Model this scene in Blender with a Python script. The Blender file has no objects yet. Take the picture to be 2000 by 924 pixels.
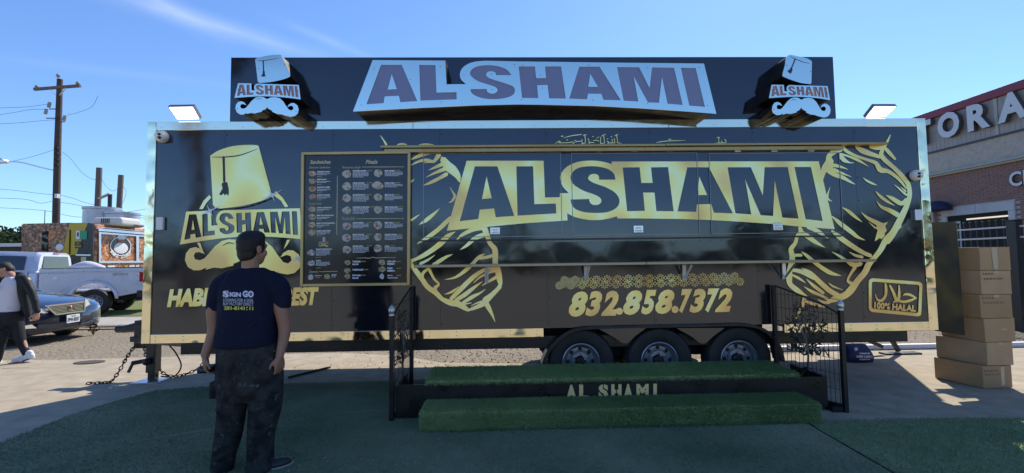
import bpy, bmesh, math, random
from mathutils import Vector, Matrix
from mathutils.geometry import tessellate_polygon
from mathutils.bvhtree import BVHTree

rnd = random.Random(7)
sc = bpy.context.scene
col = sc.collection
R = math.radians

# ------------------------------------------------------------------ camera
EYE = Vector((0.0, 0.0, 1.49))
YAW, PITCH, ROLL, FPX = 0.0260, 0.0536, 0.0129, 880.0
_cy, _sy, _cp, _sp = math.cos(YAW), math.sin(YAW), math.cos(PITCH), math.sin(PITCH)
FWD = Vector((_sy * _cp, _cy * _cp, _sp))
_r = Vector((_cy, -_sy, 0.0))
_u = _r.cross(FWD)
RGT = _r * math.cos(ROLL) - _u * math.sin(ROLL)
UPV = _r * math.sin(ROLL) + _u * math.cos(ROLL)
cd = bpy.data.cameras.new('camera')
cam = bpy.data.objects.new('camera', cd)
col.objects.link(cam)
m3 = Matrix((RGT, UPV, -FWD)).transposed()
cam.matrix_world = Matrix.Translation(EYE) @ m3.to_4x4()
cd.sensor_fit = 'HORIZONTAL'
cd.sensor_width = 36.0
cd.lens = 36.0 * FPX / 2000.0
cd.clip_start = 0.05
cd.clip_end = 3000.0
sc.camera = cam

# ------------------------------------------------------------------ light
SUN_EL = math.atan2(1.0, math.hypot(0.488, 0.813))
SUN_AZ = math.atan2(0.488, 0.813)              # from +Y towards +X
SUND = Vector((0.488, 0.813, 1.0)).normalized()
sd = bpy.data.lights.new('sun', 'SUN')
sun = bpy.data.objects.new('sun', sd)
col.objects.link(sun)
sun.rotation_euler = (-SUND).to_track_quat('-Z', 'Y').to_euler()
sd.energy = 3.6
sd.angle = R(0.53)
sd.color = (1.0, 0.93, 0.82)
w = bpy.data.worlds.new('World')
sc.world = w
w.use_nodes = True
wn, wl = w.node_tree.nodes, w.node_tree.links
bg = wn['Background']
skyt = wn.new('ShaderNodeTexSky')
skyt.sky_type = 'NISHITA'
skyt.sun_disc = False
skyt.sun_elevation = SUN_EL
skyt.sun_rotation = SUN_AZ
skyt.air_density = 1.0
skyt.dust_density = 0.15
skyt.ozone_density = 2.2
bg.inputs['Strength'].default_value = 0.116
# thin cirrus streaks, fixed in the sky by direction
tc = wn.new('ShaderNodeTexCoord')
def wdot(v):
    n = wn.new('ShaderNodeVectorMath'); n.operation = 'DOT_PRODUCT'
    wl.new(tc.outputs['Generated'], n.inputs[0]); n.inputs[1].default_value = v
    return n.outputs['Value']
def wmath(op, a, b=None, c=None):
    n = wn.new('ShaderNodeMath'); n.operation = op
    for i, x in enumerate((a, b, c)):
        if x is None: continue
        if isinstance(x, (int, float)): n.inputs[i].default_value = x
        else: wl.new(x, n.inputs[i])
    return n.outputs[0]
def pray(px, py):
    return (FWD * FPX + RGT * (px - 1000) - UPV * (py - 462)).normalized()
def streak(p0, p1, width, length, amt):
    a, b = pray(*p0), pray(*p1)
    mid = (a + b).normalized(); al = (b - a).normalized(); nn = mid.cross(al).normalized()
    d = wmath('ABSOLUTE', wdot(tuple(nn)))
    m = wmath('SUBTRACT', 1.0, wmath('DIVIDE', d, width)); m = wmath('MAXIMUM', m, 0.0)
    m = wmath('POWER', m, 1.6)
    l = wmath('ABSOLUTE', wdot(tuple(al))); l = wmath('MAXIMUM', wmath('SUBTRACT', 1.0, wmath('DIVIDE', l, length)), 0.0)
    f = wmath('GREATER_THAN', wdot(tuple(mid)), 0.0)
    return wmath('MULTIPLY', wmath('MULTIPLY', wmath('MULTIPLY', m, l), f), amt)
mp = wn.new('ShaderNodeMapping'); wl.new(tc.outputs['Generated'], mp.inputs[0])
mp.inputs['Scale'].default_value = (5, 5, 14)
mp.inputs['Rotation'].default_value = (0.0, R(-22), 0.0)
nz = wn.new('ShaderNodeTexNoise'); wl.new(mp.outputs[0], nz.inputs[0])
nz.inputs['Scale'].default_value = 1.6; nz.inputs['Detail'].default_value = 7
s = wmath('ADD', streak((215, -10), (640, 115), 0.026, 0.30, 0.17), streak((560, 45), (720, 112), 0.016, 0.13, 0.12))
s = wmath('ADD', s, streak((250, -30), (360, 30), 0.03, 0.12, 0.16))
s = wmath('ADD', s, streak((60, 120), (430, 165), 0.014, 0.28, 0.05))
s = wmath('MULTIPLY', s, wmath('MULTIPLY', nz.outputs[0], 1.5))
mx = wn.new('ShaderNodeMix'); mx.data_type = 'RGBA'
wl.new(s, mx.inputs['Factor'])
# a slightly deeper, camera-like blue for the clear sky
tint = wn.new('ShaderNodeMix'); tint.data_type = 'RGBA'; tint.blend_type = 'MULTIPLY'
tint.inputs['Factor'].default_value = 1.0
wl.new(skyt.outputs[0], tint.inputs['A']); tint.inputs['B'].default_value = (0.66, 0.83, 1.08, 1)
wl.new(tint.outputs['Result'], mx.inputs['A']); mx.inputs['B'].default_value = (7.5, 7.8, 8.2, 1)
wl.new(mx.outputs['Result'], bg.inputs['Color'])

sc.view_settings.view_transform = 'Standard'
sc.view_settings.look = 'None'
sc.view_settings.exposure = 0.72
sc.view_settings.gamma = 1.0
sc.view_settings.use_curve_mapping = False
sc.cycles.max_bounces = 6
sc.cycles.use_denoising = True

# ------------------------------------------------------------------ photo ray -> real plane
def ray(px, py):
    return FWD * FPX + RGT * (px - 1000) - UPV * (py - 462)
def on_y(px, py, Y):
    d = ray(px, py); return EYE + d * (Y / d.y)
def on_z(px, py, Z=0.0):
    d = ray(px, py); return EYE + d * ((Z - EYE.z) / d.z)
def on_x(px, py, X):
    d = ray(px, py); return EYE + d * (X / d.x)
def Z(x0, y0, s):
    return lambda pts: [(x0 + p[0] / s, y0 + p[1] / s) + tuple(q / s for q in p[2:]) for p in pts]

# ------------------------------------------------------------------ objects
WL = {}
def tag(o, label=None, cat=None, group=None, kind=None):
    if label: o['label'] = label
    if cat: o['category'] = cat
    if group: o['group'] = group
    if kind: o['kind'] = kind
    return o
def thing(name, label, cat, loc=(0, 0, 0), group=None):
    o = bpy.data.objects.new(name, None)
    o.empty_display_size = 0.2
    col.objects.link(o); o.location = loc
    WL[o.name] = Vector(loc)
    return tag(o, label, cat, group)
def link(name, me, parent=None, origin=None):
    o = bpy.data.objects.new(name, me)
    col.objects.link(o)
    if parent is not None:
        o.parent = parent
        WL[o.name] = WL[parent.name].copy()
    else:
        o.location = origin or (0, 0, 0)
        WL[o.name] = Vector(origin or (0, 0, 0))
    return o
def copy_tree(o, parent=None):
    c = o.copy(); col.objects.link(c)
    if parent is not None: c.parent = parent
    WL[c.name] = WL.get(o.name, Vector()).copy()
    for ch in list(o.children): copy_tree(ch, c)
    return c

class MB:
    def __init__(self): self.v = []; self.f = []
    def add(self, vs, fs):
        n = len(self.v); self.v += [tuple(x) for x in vs]; self.f += [tuple(i + n for i in q) for q in fs]; return self
    def box(self, x0, x1, y0, y1, z0, z1, M=None):
        vs = [Vector((x, y, z)) for x in (x0, x1) for y in (y0, y1) for z in (z0, z1)]
        if M: vs = [M @ p for p in vs]
        return self.add(vs, [(0, 1, 3, 2), (4, 6, 7, 5), (0, 4, 5, 1), (2, 3, 7, 6), (0, 2, 6, 4), (1, 5, 7, 3)])
    def bar(self, a, b, wd, ht=None, up=(0, 0, 1)):
        a, b = Vector(a), Vector(b); d = (b - a); L = d.length; d.normalize()
        u = Vector(up)
        if abs(d.dot(u)) > 0.98: u = Vector((0, 1, 0))
        s = d.cross(u).normalized(); u = s.cross(d); ht = ht or wd
        M = Matrix((d, s, u)).transposed().to_4x4(); M.translation = a
        return self.box(0, L, -wd / 2, wd / 2, -ht / 2, ht / 2, M)
    def tube(self, pts, r, n=8, cap=True):
        pts = [Vector(p) for p in pts]; rs = r if isinstance(r, (list, tuple)) else [r] * len(pts)
        vs = []; ref = None
        for i, p in enumerate(pts):
            t = (pts[min(i + 1, len(pts) - 1)] - pts[max(i - 1, 0)])
            if t.length < 1e-9: t = Vector((0, 0, 1))
            t.normalize()
            if ref is None: ref = Vector((0, 0, 1)) if abs(t.z) < 0.9 else Vector((1, 0, 0))
            a = ref - t * ref.dot(t)
            if a.length < 1e-6: a = t.orthogonal()
            a.normalize(); ref = a; b = t.cross(a)
            for k in range(n):
                q = 2 * math.pi * k / n; vs.append(p + (a * math.cos(q) + b * math.sin(q)) * rs[i])
        fs = [(i * n + k, i * n + (k + 1) % n, (i + 1) * n + (k + 1) % n, (i + 1) * n + k) for i in range(len(pts) - 1) for k in range(n)]
        if cap: fs += [tuple(range(n - 1, -1, -1)), tuple(range((len(pts) - 1) * n, len(pts) * n))]
        return self.add(vs, fs)
    def lathe(self, prof, n=24, M=None, closed=False, caps=True):
        # prof: (radius, height) about local Z
        vs = []
        for (rr, h) in prof:
            for k in range(n):
                q = 2 * math.pi * k / n; vs.append(Vector((rr * math.cos(q), rr * math.sin(q), h)))
        if M: vs = [M @ p for p in vs]
        m = len(prof); rng = range(m if closed else m - 1)
        fs = [(i * n + k, i * n + (k + 1) % n, ((i + 1) % m) * n + (k + 1) % n, ((i + 1) % m) * n + k) for i in rng for k in range(n)]
        if not closed and caps:
            if prof[0][0] > 1e-6: fs.append(tuple(range(n - 1, -1, -1)))
            if prof[-1][0] > 1e-6: fs.append(tuple(range((m - 1) * n, m * n)))
        return self.add(vs, fs)
    def ell(self, c, r, n=12, M=None):
        c = Vector(c); prof = [(math.sin(math.pi * i / n), -math.cos(math.pi * i / n)) for i in range(n + 1)]
        T = Matrix.Translation(c) @ (M or Matrix()) @ Matrix.Diagonal((r[0], r[1], r[2], 1))
        prof[0] = (1e-4, -1); prof[-1] = (1e-4, 1)
        return self.lathe(prof, n + 4, T)
    def poly(self, outer, holes=(), depth=None):
        # outer/holes: lists of 3-D points in one plane; depth: Vector to extrude along
        loops = [[Vector(p) for p in outer]] + [[Vector(p) for p in h] for h in holes]
        tris = tessellate_polygon(loops)
        flat = [p for l in loops for p in l]; n = len(flat)
        if depth is None: return self.add(flat, tris)
        depth = Vector(depth)
        fs = list(tris) + [tuple(n + i for i in reversed(t)) for t in tris]
        k = 0
        for l in loops:
            m = len(l)
            fs += [(k + i, k + (i + 1) % m, n + k + (i + 1) % m, n + k + i) for i in range(m)]
            k += m
        return self.add(flat + [p + depth for p in flat], fs)
    def mesh(self, name, off=None, smooth=False, recalc=True):
        me = bpy.data.meshes.new(name)
        vs = self.v if off is None else [(x - off[0], y - off[1], z - off[2]) for x, y, z in self.v]
        me.from_pydata(vs, [], self.f); me.update()
        if recalc:
            bm = bmesh.new(); bm.from_mesh(me)
            bmesh.ops.recalc_face_normals(bm, faces=bm.faces); bm.to_mesh(me); bm.free()
        if smooth: me.shade_smooth()
        return me
    def build(self, name, mat, parent=None, smooth=False, origin=None, bevel=0, seg=2, auto=None, recalc=True):
        off = WL[parent.name] if parent is not None else Vector(origin or (0, 0, 0))
        me = self.mesh(name, off, smooth, recalc)
        if mat: me.materials.append(mat)
        if auto is not None: me.shade_smooth(); me.set_sharp_from_angle(angle=R(auto))
        o = link(name, me, parent, origin)
        if bevel:
            b = o.modifiers.new('bevel', 'BEVEL'); b.width = bevel; b.segments = seg; b.limit_method = 'ANGLE'; b.angle_limit = R(40)
        return o

def catmull(pts, k=5):
    if len(pts) < 3: return [tuple(p) for p in pts]
    out = []
    P = [pts[0]] + list(pts) + [pts[-1]]
    for i in range(1, len(P) - 2):
        for j in range(k):
            t = j / k
            out.append(tuple(0.5 * (2 * P[i][d] + (P[i + 1][d] - P[i - 1][d]) * t + (2 * P[i - 1][d] - 5 * P[i][d] + 4 * P[i + 1][d] - P[i + 2][d]) * t * t + (3 * P[i][d] - P[i - 1][d] - 3 * P[i + 1][d] + P[i + 2][d]) * t ** 3) for d in range(len(pts[0]))))
    out.append(tuple(pts[-1])); return out
def stroke(mb, pts, Y, k=4, smooth=True):
    # a brush stroke printed on the plane y = Y; pts in photo pixels (x, y, width)
    p = catmull(pts, k) if smooth else pts
    L, Rr = [], []
    for i in range(len(p)):
        a, b = p[max(i - 1, 0)], p[min(i + 1, len(p) - 1)]
        dx, dy = b[0] - a[0], b[1] - a[1]; l = math.hypot(dx, dy) or 1
        nx, ny = -dy / l, dx / l; hw = max(p[i][2], 0.3) / 2
        L.append(on_y(p[i][0] + nx * hw, p[i][1] + ny * hw, Y)); Rr.append(on_y(p[i][0] - nx * hw, p[i][1] - ny * hw, Y))
    n = len(p)
    vs = L + Rr
    fs = [(i, i + 1, n + i + 1, n + i) for i in range(n - 1)]
    # round-ish ends
    for i, q in ((0, p[0]), (n - 1, p[-1])):
        if q[2] > 1.2:
            a = p[1] if i == 0 else p[-2]
            dx, dy = q[0] - a[0], q[1] - a[1]; l = math.hypot(dx, dy) or 1; h = q[2] * 0.45
            e = on_y(q[0] + dx / l * h, q[1] + dy / l * h, Y)
            vs.append(e); fs.append((i, n + i, len(vs) - 1))
    mb.add(vs, fs)
def face_poly(mb, pts, Y, holes=(), depth=None):
    return mb.poly([on_y(x, y, Y) for x, y in pts], [[on_y(x, y, Y) for x, y in h] for h in holes], depth)
def disc_px(cx, cy, r, n=14):
    return [(cx + r * math.cos(2 * math.pi * i / n), cy + r * math.sin(2 * math.pi * i / n)) for i in range(n)]

def text_mesh(s, bold=0.0, shear=0.0, space=1.0):
    """triangles of a line of text in its own units"""
    cu = bpy.data.curves.new('text', 'FONT'); cu.body = s; cu.size = 1; cu.offset = bold; cu.shear = shear; cu.space_character = space
    cu.resolution_u = 3; cu.fill_mode = 'FRONT'
    o = bpy.data.objects.new('text', cu); col.objects.link(o)
    dg = bpy.context.evaluated_depsgraph_get(); ev = o.evaluated_get(dg); me = ev.to_mesh()
    vs = [(v.co.x, v.co.y) for v in me.vertices]; fs = [tuple(p.vertices) for p in me.polygons]
    ev.to_mesh_clear(); bpy.data.objects.remove(o); bpy.data.curves.remove(cu)
    return vs, fs
_tcache = {}
def text_map(mb, s, fn, bold=0.0, shear=0.0, space=1.0):
    """fn(u, v) -> 3-D point, u,v in 0..1 over the ink box (v=0 at the bottom)"""
    k = (s, bold, shear, space)
    if k not in _tcache: _tcache[k] = text_mesh(s, bold, shear, space)
    vs, fs = _tcache[k]
    if not vs: return
    x0, x1 = min(v[0] for v in vs), max(v[0] for v in vs); y0, y1 = min(v[1] for v in vs), max(v[1] for v in vs)
    mb.add([fn((x - x0) / (x1 - x0 or 1), (y - y0) / (y1 - y0 or 1)) for x, y in vs], fs)
def quad_fn(TL, TR, BR, BL, Y):
    def fn(u, v):
        ax, ay = BL[0] + (BR[0] - BL[0]) * u, BL[1] + (BR[1] - BL[1]) * u
        bx, by = TL[0] + (TR[0] - TL[0]) * u, TL[1] + (TR[1] - TL[1]) * u
        return on_y(ax + (bx - ax) * v, ay + (by - ay) * v, Y)
    return fn
def text_px(mb, s, x, y, w_, h, Y, bold=0.02, shear=0.0, slope=0.0):
    text_map(mb, s, quad_fn((x, y), (x + w_, y + slope * w_), (x + w_, y + h + slope * w_), (x, y + h), Y), bold, shear)

# ------------------------------------------------------------------ materials
def mat(name, c, rough=0.5, metal=0.0, spec=0.5, bump=None, var=None, coat=0.0, emit=None, var2=None, rvar=None, tint=None):
    """bump=(scale, strength, detail)  var=(scale, colour2, contrast, detail)"""
    m = bpy.data.materials.new(name); m.use_nodes = True
    n, l = m.node_tree.nodes, m.node_tree.links
    p = n['Principled BSDF']
    p.inputs['Base Color'].default_value = (*c, 1); p.inputs['Roughness'].default_value = rough
    p.inputs['Metallic'].default_value = metal; p.inputs['Specular IOR Level'].default_value = spec
    p.inputs['Coat Weight'].default_value = coat; p.inputs['Coat Roughness'].default_value = 0.04
    if tint: p.inputs['Specular Tint'].default_value = (*tint, 1)
    t = n.new('ShaderNodeTexCoord')
    src = None
    for i, v in enumerate((var, var2)):
        if not v: continue
        z = n.new('ShaderNodeTexNoise'); z.inputs['Scale'].default_value = v[0]; z.inputs['Detail'].default_value = v[3] if len(v) > 3 else 5
        l.new(t.outputs['Object'], z.inputs['Vector'])
        r_ = n.new('ShaderNodeMapRange'); lo_, hi_ = (0.5 - v[2], 0.5 + v[2]) if v[2] != .30 or v[0] != 26 else (.62, .70)
        r_.inputs['From Min'].default_value = lo_; r_.inputs['From Max'].default_value = hi_
        l.new(z.outputs[0], r_.inputs[0])
        x = n.new('ShaderNodeMix'); x.data_type = 'RGBA'
        l.new(r_.outputs[0], x.inputs['Factor'])
        if src is None: x.inputs['A'].default_value = (*c, 1)
        else: l.new(src, x.inputs['A'])
        x.inputs['B'].default_value = (*v[1], 1); src = x.outputs['Result']
    if src is not None: l.new(src, p.inputs['Base Color'])
    if rvar:
        z = n.new('ShaderNodeTexNoise'); z.inputs['Scale'].default_value = rvar[0]; z.inputs['Detail'].default_value = 4
        l.new(t.outputs['Object'], z.inputs['Vector'])
        r_ = n.new('ShaderNodeMapRange'); r_.inputs['From Min'].default_value = 0.35; r_.inputs['From Max'].default_value = 0.65
        r_.inputs['To Min'].default_value = rvar[1]; r_.inputs['To Max'].default_value = rvar[2]
        l.new(z.outputs[0], r_.inputs[0]); l.new(r_.outputs[0], p.inputs['Roughness'])
    if bump:
        z = n.new('ShaderNodeTexNoise'); z.inputs['Scale'].default_value = bump[0]; z.inputs['Detail'].default_value = bump[2] if len(bump) > 2 else 4
        l.new(t.outputs['Object'], z.inputs['Vector'])
        b = n.new('ShaderNodeBump'); b.inputs['Strength'].default_value = bump[1]; b.inputs['Distance'].default_value = bump[3] if len(bump) > 3 else 0.02
        l.new(z.outputs[0], b.inputs['Height']); l.new(b.outputs[0], p.inputs['Normal'])
    if emit:
        p.inputs['Emission Color'].default_value = (*emit[0], 1); p.inputs['Emission Strength'].default_value = emit[1]
    return m

BLACK_WRAP = mat('black_wrap', (0.013, 0.013, 0.018), 0.05, 0, 0.95, coat=0.30, bump=(1.6, 0.15, 1.5, 0.05), rvar=(2.0, 0.04, 0.14), tint=(0.80, 0.90, 1.0))
RIPPLED = mat('rippled_black_sheet', (0.012, 0.012, 0.015), 0.07, 0, 0.95, bump=(1.8, 0.20, 1.5, 0.05), tint=(0.80, 0.90, 1.0))
GUNMETAL = mat('gunmetal', (0.12, 0.11, 0.10), 0.3, 0.7)
BLACK_PAINT = mat('black_paint', (0.012, 0.012, 0.013), 0.35, bump=(60, 0.1), rvar=(6, 0.25, 0.5))
BLACK_MATT = mat('black_matt', (0.010, 0.010, 0.011), 0.7)
GOLD_MIRROR = mat('gold_mirror', (0.92, 0.86, 0.60), 0.07, 1.0, bump=(3.4, 0.42, 1.2, 0.05), rvar=(5, 0.05, 0.14))
GOLD_SMOOTH = mat('gold_mirror_smooth', (0.95, 0.91, 0.68), 0.09, 1.0, bump=(1.6, 0.10, 1.0, 0.05), rvar=(5, 0.06, 0.14))
SIGN_MIRROR = mat('sign_mirror', (0.84, 0.93, 0.82), 0.12, 1.0, bump=(2.0, 0.03, 1, 0.05))
STEEL = mat('stainless_steel', (0.72, 0.72, 0.72), 0.2, 1.0, bump=(30, 0.05))
ALU = mat('aluminium', (0.7, 0.71, 0.73), 0.35, 1.0)
WHITE_PL = mat('white_plastic', (0.75, 0.75, 0.73), 0.35)
RUBBER = mat('tyre_rubber', (0.014, 0.014, 0.015), 0.65, bump=(90, 0.15), var=(9, (0.025, 0.024, 0.023), 0.2))
WHEEL_GREY = mat('silver_wheel_paint', (0.30, 0.32, 0.37), 0.32, 0.6, var=(15, (0.24, 0.26, 0.29), 0.25))
GLASS_DARK = mat('dark_glass', (0.012, 0.014, 0.016), 0.03, 0, 0.9)
RAIL_BRONZE = mat('bronze_strip', (0.42, 0.30, 0.13), 0.3, 0.8, rvar=(4, 0.2, 0.45))
GOLD_FRAME = mat('gold_frame', (0.62, 0.47, 0.20), 0.42, 0.55, var=(3, (0.5, 0.36, 0.15), 0.3))
PRINT_WHITE = mat('white_print', (0.82, 0.82, 0.86), 0.5)
PRINT_YELLOW = mat('yellow_print', (0.6, 0.47, 0.12), 0.5)
GOLD_DARK = mat('dark_print', (0.030, 0.026, 0.024), 0.25)

def gold_print():
    m = bpy.data.materials.new('gold_foil_print'); m.use_nodes = True
    n, l = m.node_tree.nodes, m.node_tree.links; p = n['Principled BSDF']
    t = n.new('ShaderNodeTexCoord')
    mpn = n.new('ShaderNodeMapping'); mpn.inputs['Scale'].default_value = (1.15, 1.0, 0.9); mpn.inputs['Rotation'].default_value = (0, R(20), 0)
    l.new(t.outputs['Object'], mpn.inputs[0])
    z = n.new('ShaderNodeTexNoise'); z.inputs['Scale'].default_value = 1.3; z.inputs['Detail'].default_value = 1.0
    l.new(mpn.outputs[0], z.inputs[0])
    cr = n.new('ShaderNodeValToRGB'); e = cr.color_ramp.elements
    e[0].position = 0.35; e[0].color = (0.84, 0.57, 0.20, 1)
    e[1].position = 0.66; e[1].color = (0.86, 0.61, 0.24, 1)
    for pos, c in ((0.42, (1.0, 0.80, 0.27)), (0.47, (1.0, 0.90, 0.32)), (0.52, (0.98, 0.98, 0.52)), (0.57, (1.0, 0.90, 0.33)), (0.61, (1.0, 0.78, 0.28))):
        q = cr.color_ramp.elements.new(pos); q.color = (*c, 1)
    l.new(z.outputs[0], cr.inputs[0]); l.new(cr.outputs[0], p.inputs['Base Color'])
    p.inputs['Metallic'].default_value = 0.6; p.inputs['Roughness'].default_value = 0.30
    return m
GOLD = gold_print()

def mesh_from_mods(o):
    dg = bpy.context.evaluated_depsgraph_get()
    me = bpy.data.meshes.new_from_object(o.evaluated_get(dg)); return me
def voxel_skin(mb, name, mat_, parent, vox=0.012, smooth=6, origin=None):
    o = mb.build(name, mat_, parent, origin=origin)
    r = o.modifiers.new('remesh', 'REMESH'); r.mode = 'VOXEL'; r.voxel_size = vox; r.use_smooth_shade = True
    s_ = o.modifiers.new('smooth', 'SMOOTH'); s_.iterations = smooth; s_.factor = 0.5
    me = mesh_from_mods(o); o.modifiers.clear(); old = o.data; o.data = me; bpy.data.meshes.remove(old); me.name = name
    if not me.materials: me.materials.append(mat_)
    me.shade_smooth(); return o
# ------------------------------------------------------------------ ground
def sheet(name, pts, z, m, n_sub=0):
    o = MB().add([(x, y, z) for x, y in pts], [tuple(range(len(pts)))]).build(name, m)
    o['kind'] = 'structure'; return o
GRAVEL = mat('gravel_dirt', (0.33, 0.275, 0.20), 0.95, 0, .2, bump=(14, 0.8, 8, 0.05), var=(1.1, (0.265, 0.22, 0.158), 0.16), var2=(22, (0.18, 0.15, 0.11), 0.12, 6))
CONC = mat('concrete', (0.47, 0.395, 0.285), 0.85, 0, .3, bump=(35, 0.25, 8, 0.01), var=(0.7, (0.39, 0.325, 0.235), 0.2), var2=(5, (0.29, 0.24, 0.17), 0.26, 8))
sheet('ground', [(-600, -600), (600, -600), (600, 900), (-600, 900)], 0.0, GRAVEL)
# concrete apron in front of and around the trailer
edge_l = [(-60, 8.2), (-14, 7.9), (-9, 7.55), (-7.0, 7.45), (-4.5, 7.6), (-2.6, 7.6), (-1.6, 7.3), (-.9, 6.75)]
edge_r = [(0.6, 6.55), (3.2, 6.7), (5.0, 7.0), (9.5, 7.02), (14, 7.1), (60, 7.4)]
sheet('concrete_slab', [(-60, -40), (60, -40)] + edge_r[::-1] + edge_l[::-1], 0.006, CONC)
sheet('far_road', [(-80, 11.9), (-2, 11.7), (-2, 13.4), (-80, 14.0)], 0.004, mat('road', (0.42, 0.38, 0.33), .9, var=(1.2, (.34, .31, .27), .2), bump=(30, .3)))
VERGE = mat('verge_grass', (0.10, 0.14, 0.035), 0.9, var=(6, (0.16, 0.18, 0.05), .2), bump=(40, .8))
sheet('grass_verge', [(-40, 14.05), (-2, 13.5), (-2, 19), (-40, 19)], 0.01, VERGE)
# loose pebbles and clods on the dirt
def scatter(name, n, area, m, r0, r1, seed):
    r_ = random.Random(seed); b = MB()
    for _ in range(n):
        x, y = area(r_); s = r_.uniform(r0, r1) ** 1
        c = Vector((x, y, s * .25)); t = r_.uniform(0, 6.28)
        vs = [c + Vector((math.cos(t + k * 1.2566) * s * r_.uniform(.6, 1.1), math.sin(t + k * 1.2566) * s * r_.uniform(.6, 1.1), -s * .3)) for k in range(5)] + [c + Vector((r_.uniform(-.3, .3) * s, r_.uniform(-.3, .3) * s, s * r_.uniform(.3, .6)))]
        b.add(vs, [(k, (k + 1) % 5, 5) for k in range(5)])
    return tag(b.build(name, m, recalc=True), kind='stuff')
PEB = mat('pebble', (0.34, 0.29, 0.22), .9, var=(3, (.22, .19, .16), .2))
scatter('gravel', 5200, lambda r: (r.uniform(-16, 12), 7.3 + abs(r.gauss(0, 2.6))), PEB, .006, .022, 3)
scatter('dirt_clods', 1500, lambda r: (r.gauss(-.2, 1.3), r.uniform(6.4, 9.5)), PEB, .006, .028, 4)
# artificial turf carpets
TURF = mat('turf_backing', (0.220, 0.245, 0.150), 0.9, 0, .15, bump=(120, 0.6, 6, 0.01), var=(1.2, (0.27, 0.29, 0.185), 0.22), var2=(0.9, (0.115, 0.165, 0.095), 0.17, 5))
TURF2 = mat('turf_backing_green', (0.200, 0.255, 0.130), 0.9, 0, .15, bump=(120, 0.6, 6, 0.01), var=(2.0, (0.25, 0.30, 0.165), 0.22))
BLADE = mat('turf_blade', (0.235, 0.265, 0.160), 0.75, 0, .2, var=(1.2, (0.285, 0.31, 0.198), 0.22), var2=(0.9, (0.125, 0.178, 0.100), 0.17, 5))
BLADE2 = mat('turf_blade_green', (0.205, 0.27, 0.135), 0.75, 0, .2, var=(2.0, (0.26, 0.32, 0.175), 0.22))
main_t = [(-4.22, 2.0), (-4.22, 3.95), (-4.30, 4.66), (-4.22, 5.14), (-4.10, 5.52), (-3.5, 5.66), (-2.5, 5.75), (-1.0, 5.8), (2.7, 5.6), (2.69, 3.84), (2.64, 3.0), (2.6, 2.0)]
right_t = [(2.63, 2.0), (2.68, 3.0), (2.72, 4.06), (3.5, 4.07), (4.7, 4.02), (8.0, 3.9), (8.0, 2.0)]
sheet('turf_carpet', main_t, 0.014, TURF)
sheet('turf_mat', right_t, 0.012, TURF2)
def inside(p, poly):
    c = False; x, y = p
    for i in range(len(poly)):
        (x1, y1), (x2, y2) = poly[i - 1], poly[i]
        if (y1 > y) != (y2 > y) and x < (x2 - x1) * (y - y1) / (y2 - y1) + x1: c = not c
    return c
def blades(name, poly, n, z0, hgt, m, seed, lean=.5, wdt=.004):
    r_ = random.Random(seed); b = MB(); xs_ = [p[0] for p in poly]; ys_ = [p[1] for p in poly]; v, f = b.v, b.f
    while n:
        x, y = r_.uniform(min(xs_), max(xs_)), r_.uniform(min(ys_), max(ys_))
        if not inside((x, y), poly): continue
        n -= 1; a = r_.uniform(0, 6.283); h = hgt * r_.uniform(.5, 1.2); l_ = h * lean * r_.uniform(-1, 1); k = len(v); w_ = wdt
        ca, sa = math.cos(a) * w_, math.sin(a) * w_
        v += [(x - ca, y - sa, z0), (x + ca, y + sa, z0), (x + r_.uniform(-1, 1) * lean * h, y + l_, z0 + h)]; f.append((k, k + 1, k + 2))
    return tag(b.build(name, m, recalc=False), kind='stuff')
vis = [(-4.25, 3.2), (-4.25, 3.95), (-4.30, 4.68), (-4.22, 5.16), (-4.10, 5.54), (-3.5, 5.67), (-1.0, 5.7), (2.7, 5.5), (2.68, 3.84), (2.64, 3.0), (-4.2, 3.0)]
blades('turf_pile', vis, 110000, .014, .011, BLADE, 11)
blades('turf_mat_pile', [(2.66, 3.0), (2.72, 4.08), (3.5, 4.09), (4.7, 4.04), (6.0, 4.0), (6.0, 3.0)], 26000, .012, .016, BLADE2, 12)
# dark crease where the two carpets meet
MB().tube([(2.61, 2.2, .012), (2.655, 3.05, .012), (2.70, 3.85, .012), (2.74, 4.07, .012)], .006, 5).build('carpet_seam', mat('seam', (.012, .02, .015), .9))['kind'] = 'structure'
# creases where the carpet has rucked up
for pts in ([(-1.9, 5.15), (-1.5, 5.05), (-1.12, 5.08)], [(-1.7, 4.55), (-1.2, 4.62), (-.95, 4.60)], [(-3.6, 4.9), (-2.9, 5.2), (-2.3, 5.3)], [(-3.2, 3.9), (-2.5, 4.25), (-2.2, 4.4)], [(-1.4, 4.85), (-1.1, 4.88)]):
    k_ = MB(); q = catmull(pts, 6)
    for i in range(len(q)): pass
    n_ = len(q); w_ = .035
    vs = []
    for i, (x, y) in enumerate(q):
        h = .016 * math.sin(math.pi * i / (n_ - 1)); vs += [(x, y - w_, .0145), (x, y, .0145 + h), (x, y + w_ * .6, .0145)]
    k_.add(vs, [f for i in range(n_ - 1) for f in ((i * 3, i * 3 + 3, i * 3 + 4, i * 3 + 1), (i * 3 + 1, i * 3 + 4, i * 3 + 5, i * 3 + 2))])
    k_.build('carpet_crease', TURF, smooth=True)['kind'] = 'structure'
# crumbs on the turf
scatter('crumbs', 60, lambda r: (r.uniform(-1.6, .6), r.uniform(3.3, 4.0)), mat('crumb', (.4, .4, .38), .8), .004, .008, 5)
for o in bpy.data.objects:
    if o.name.startswith('crumbs'): o.location.z = .022
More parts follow.
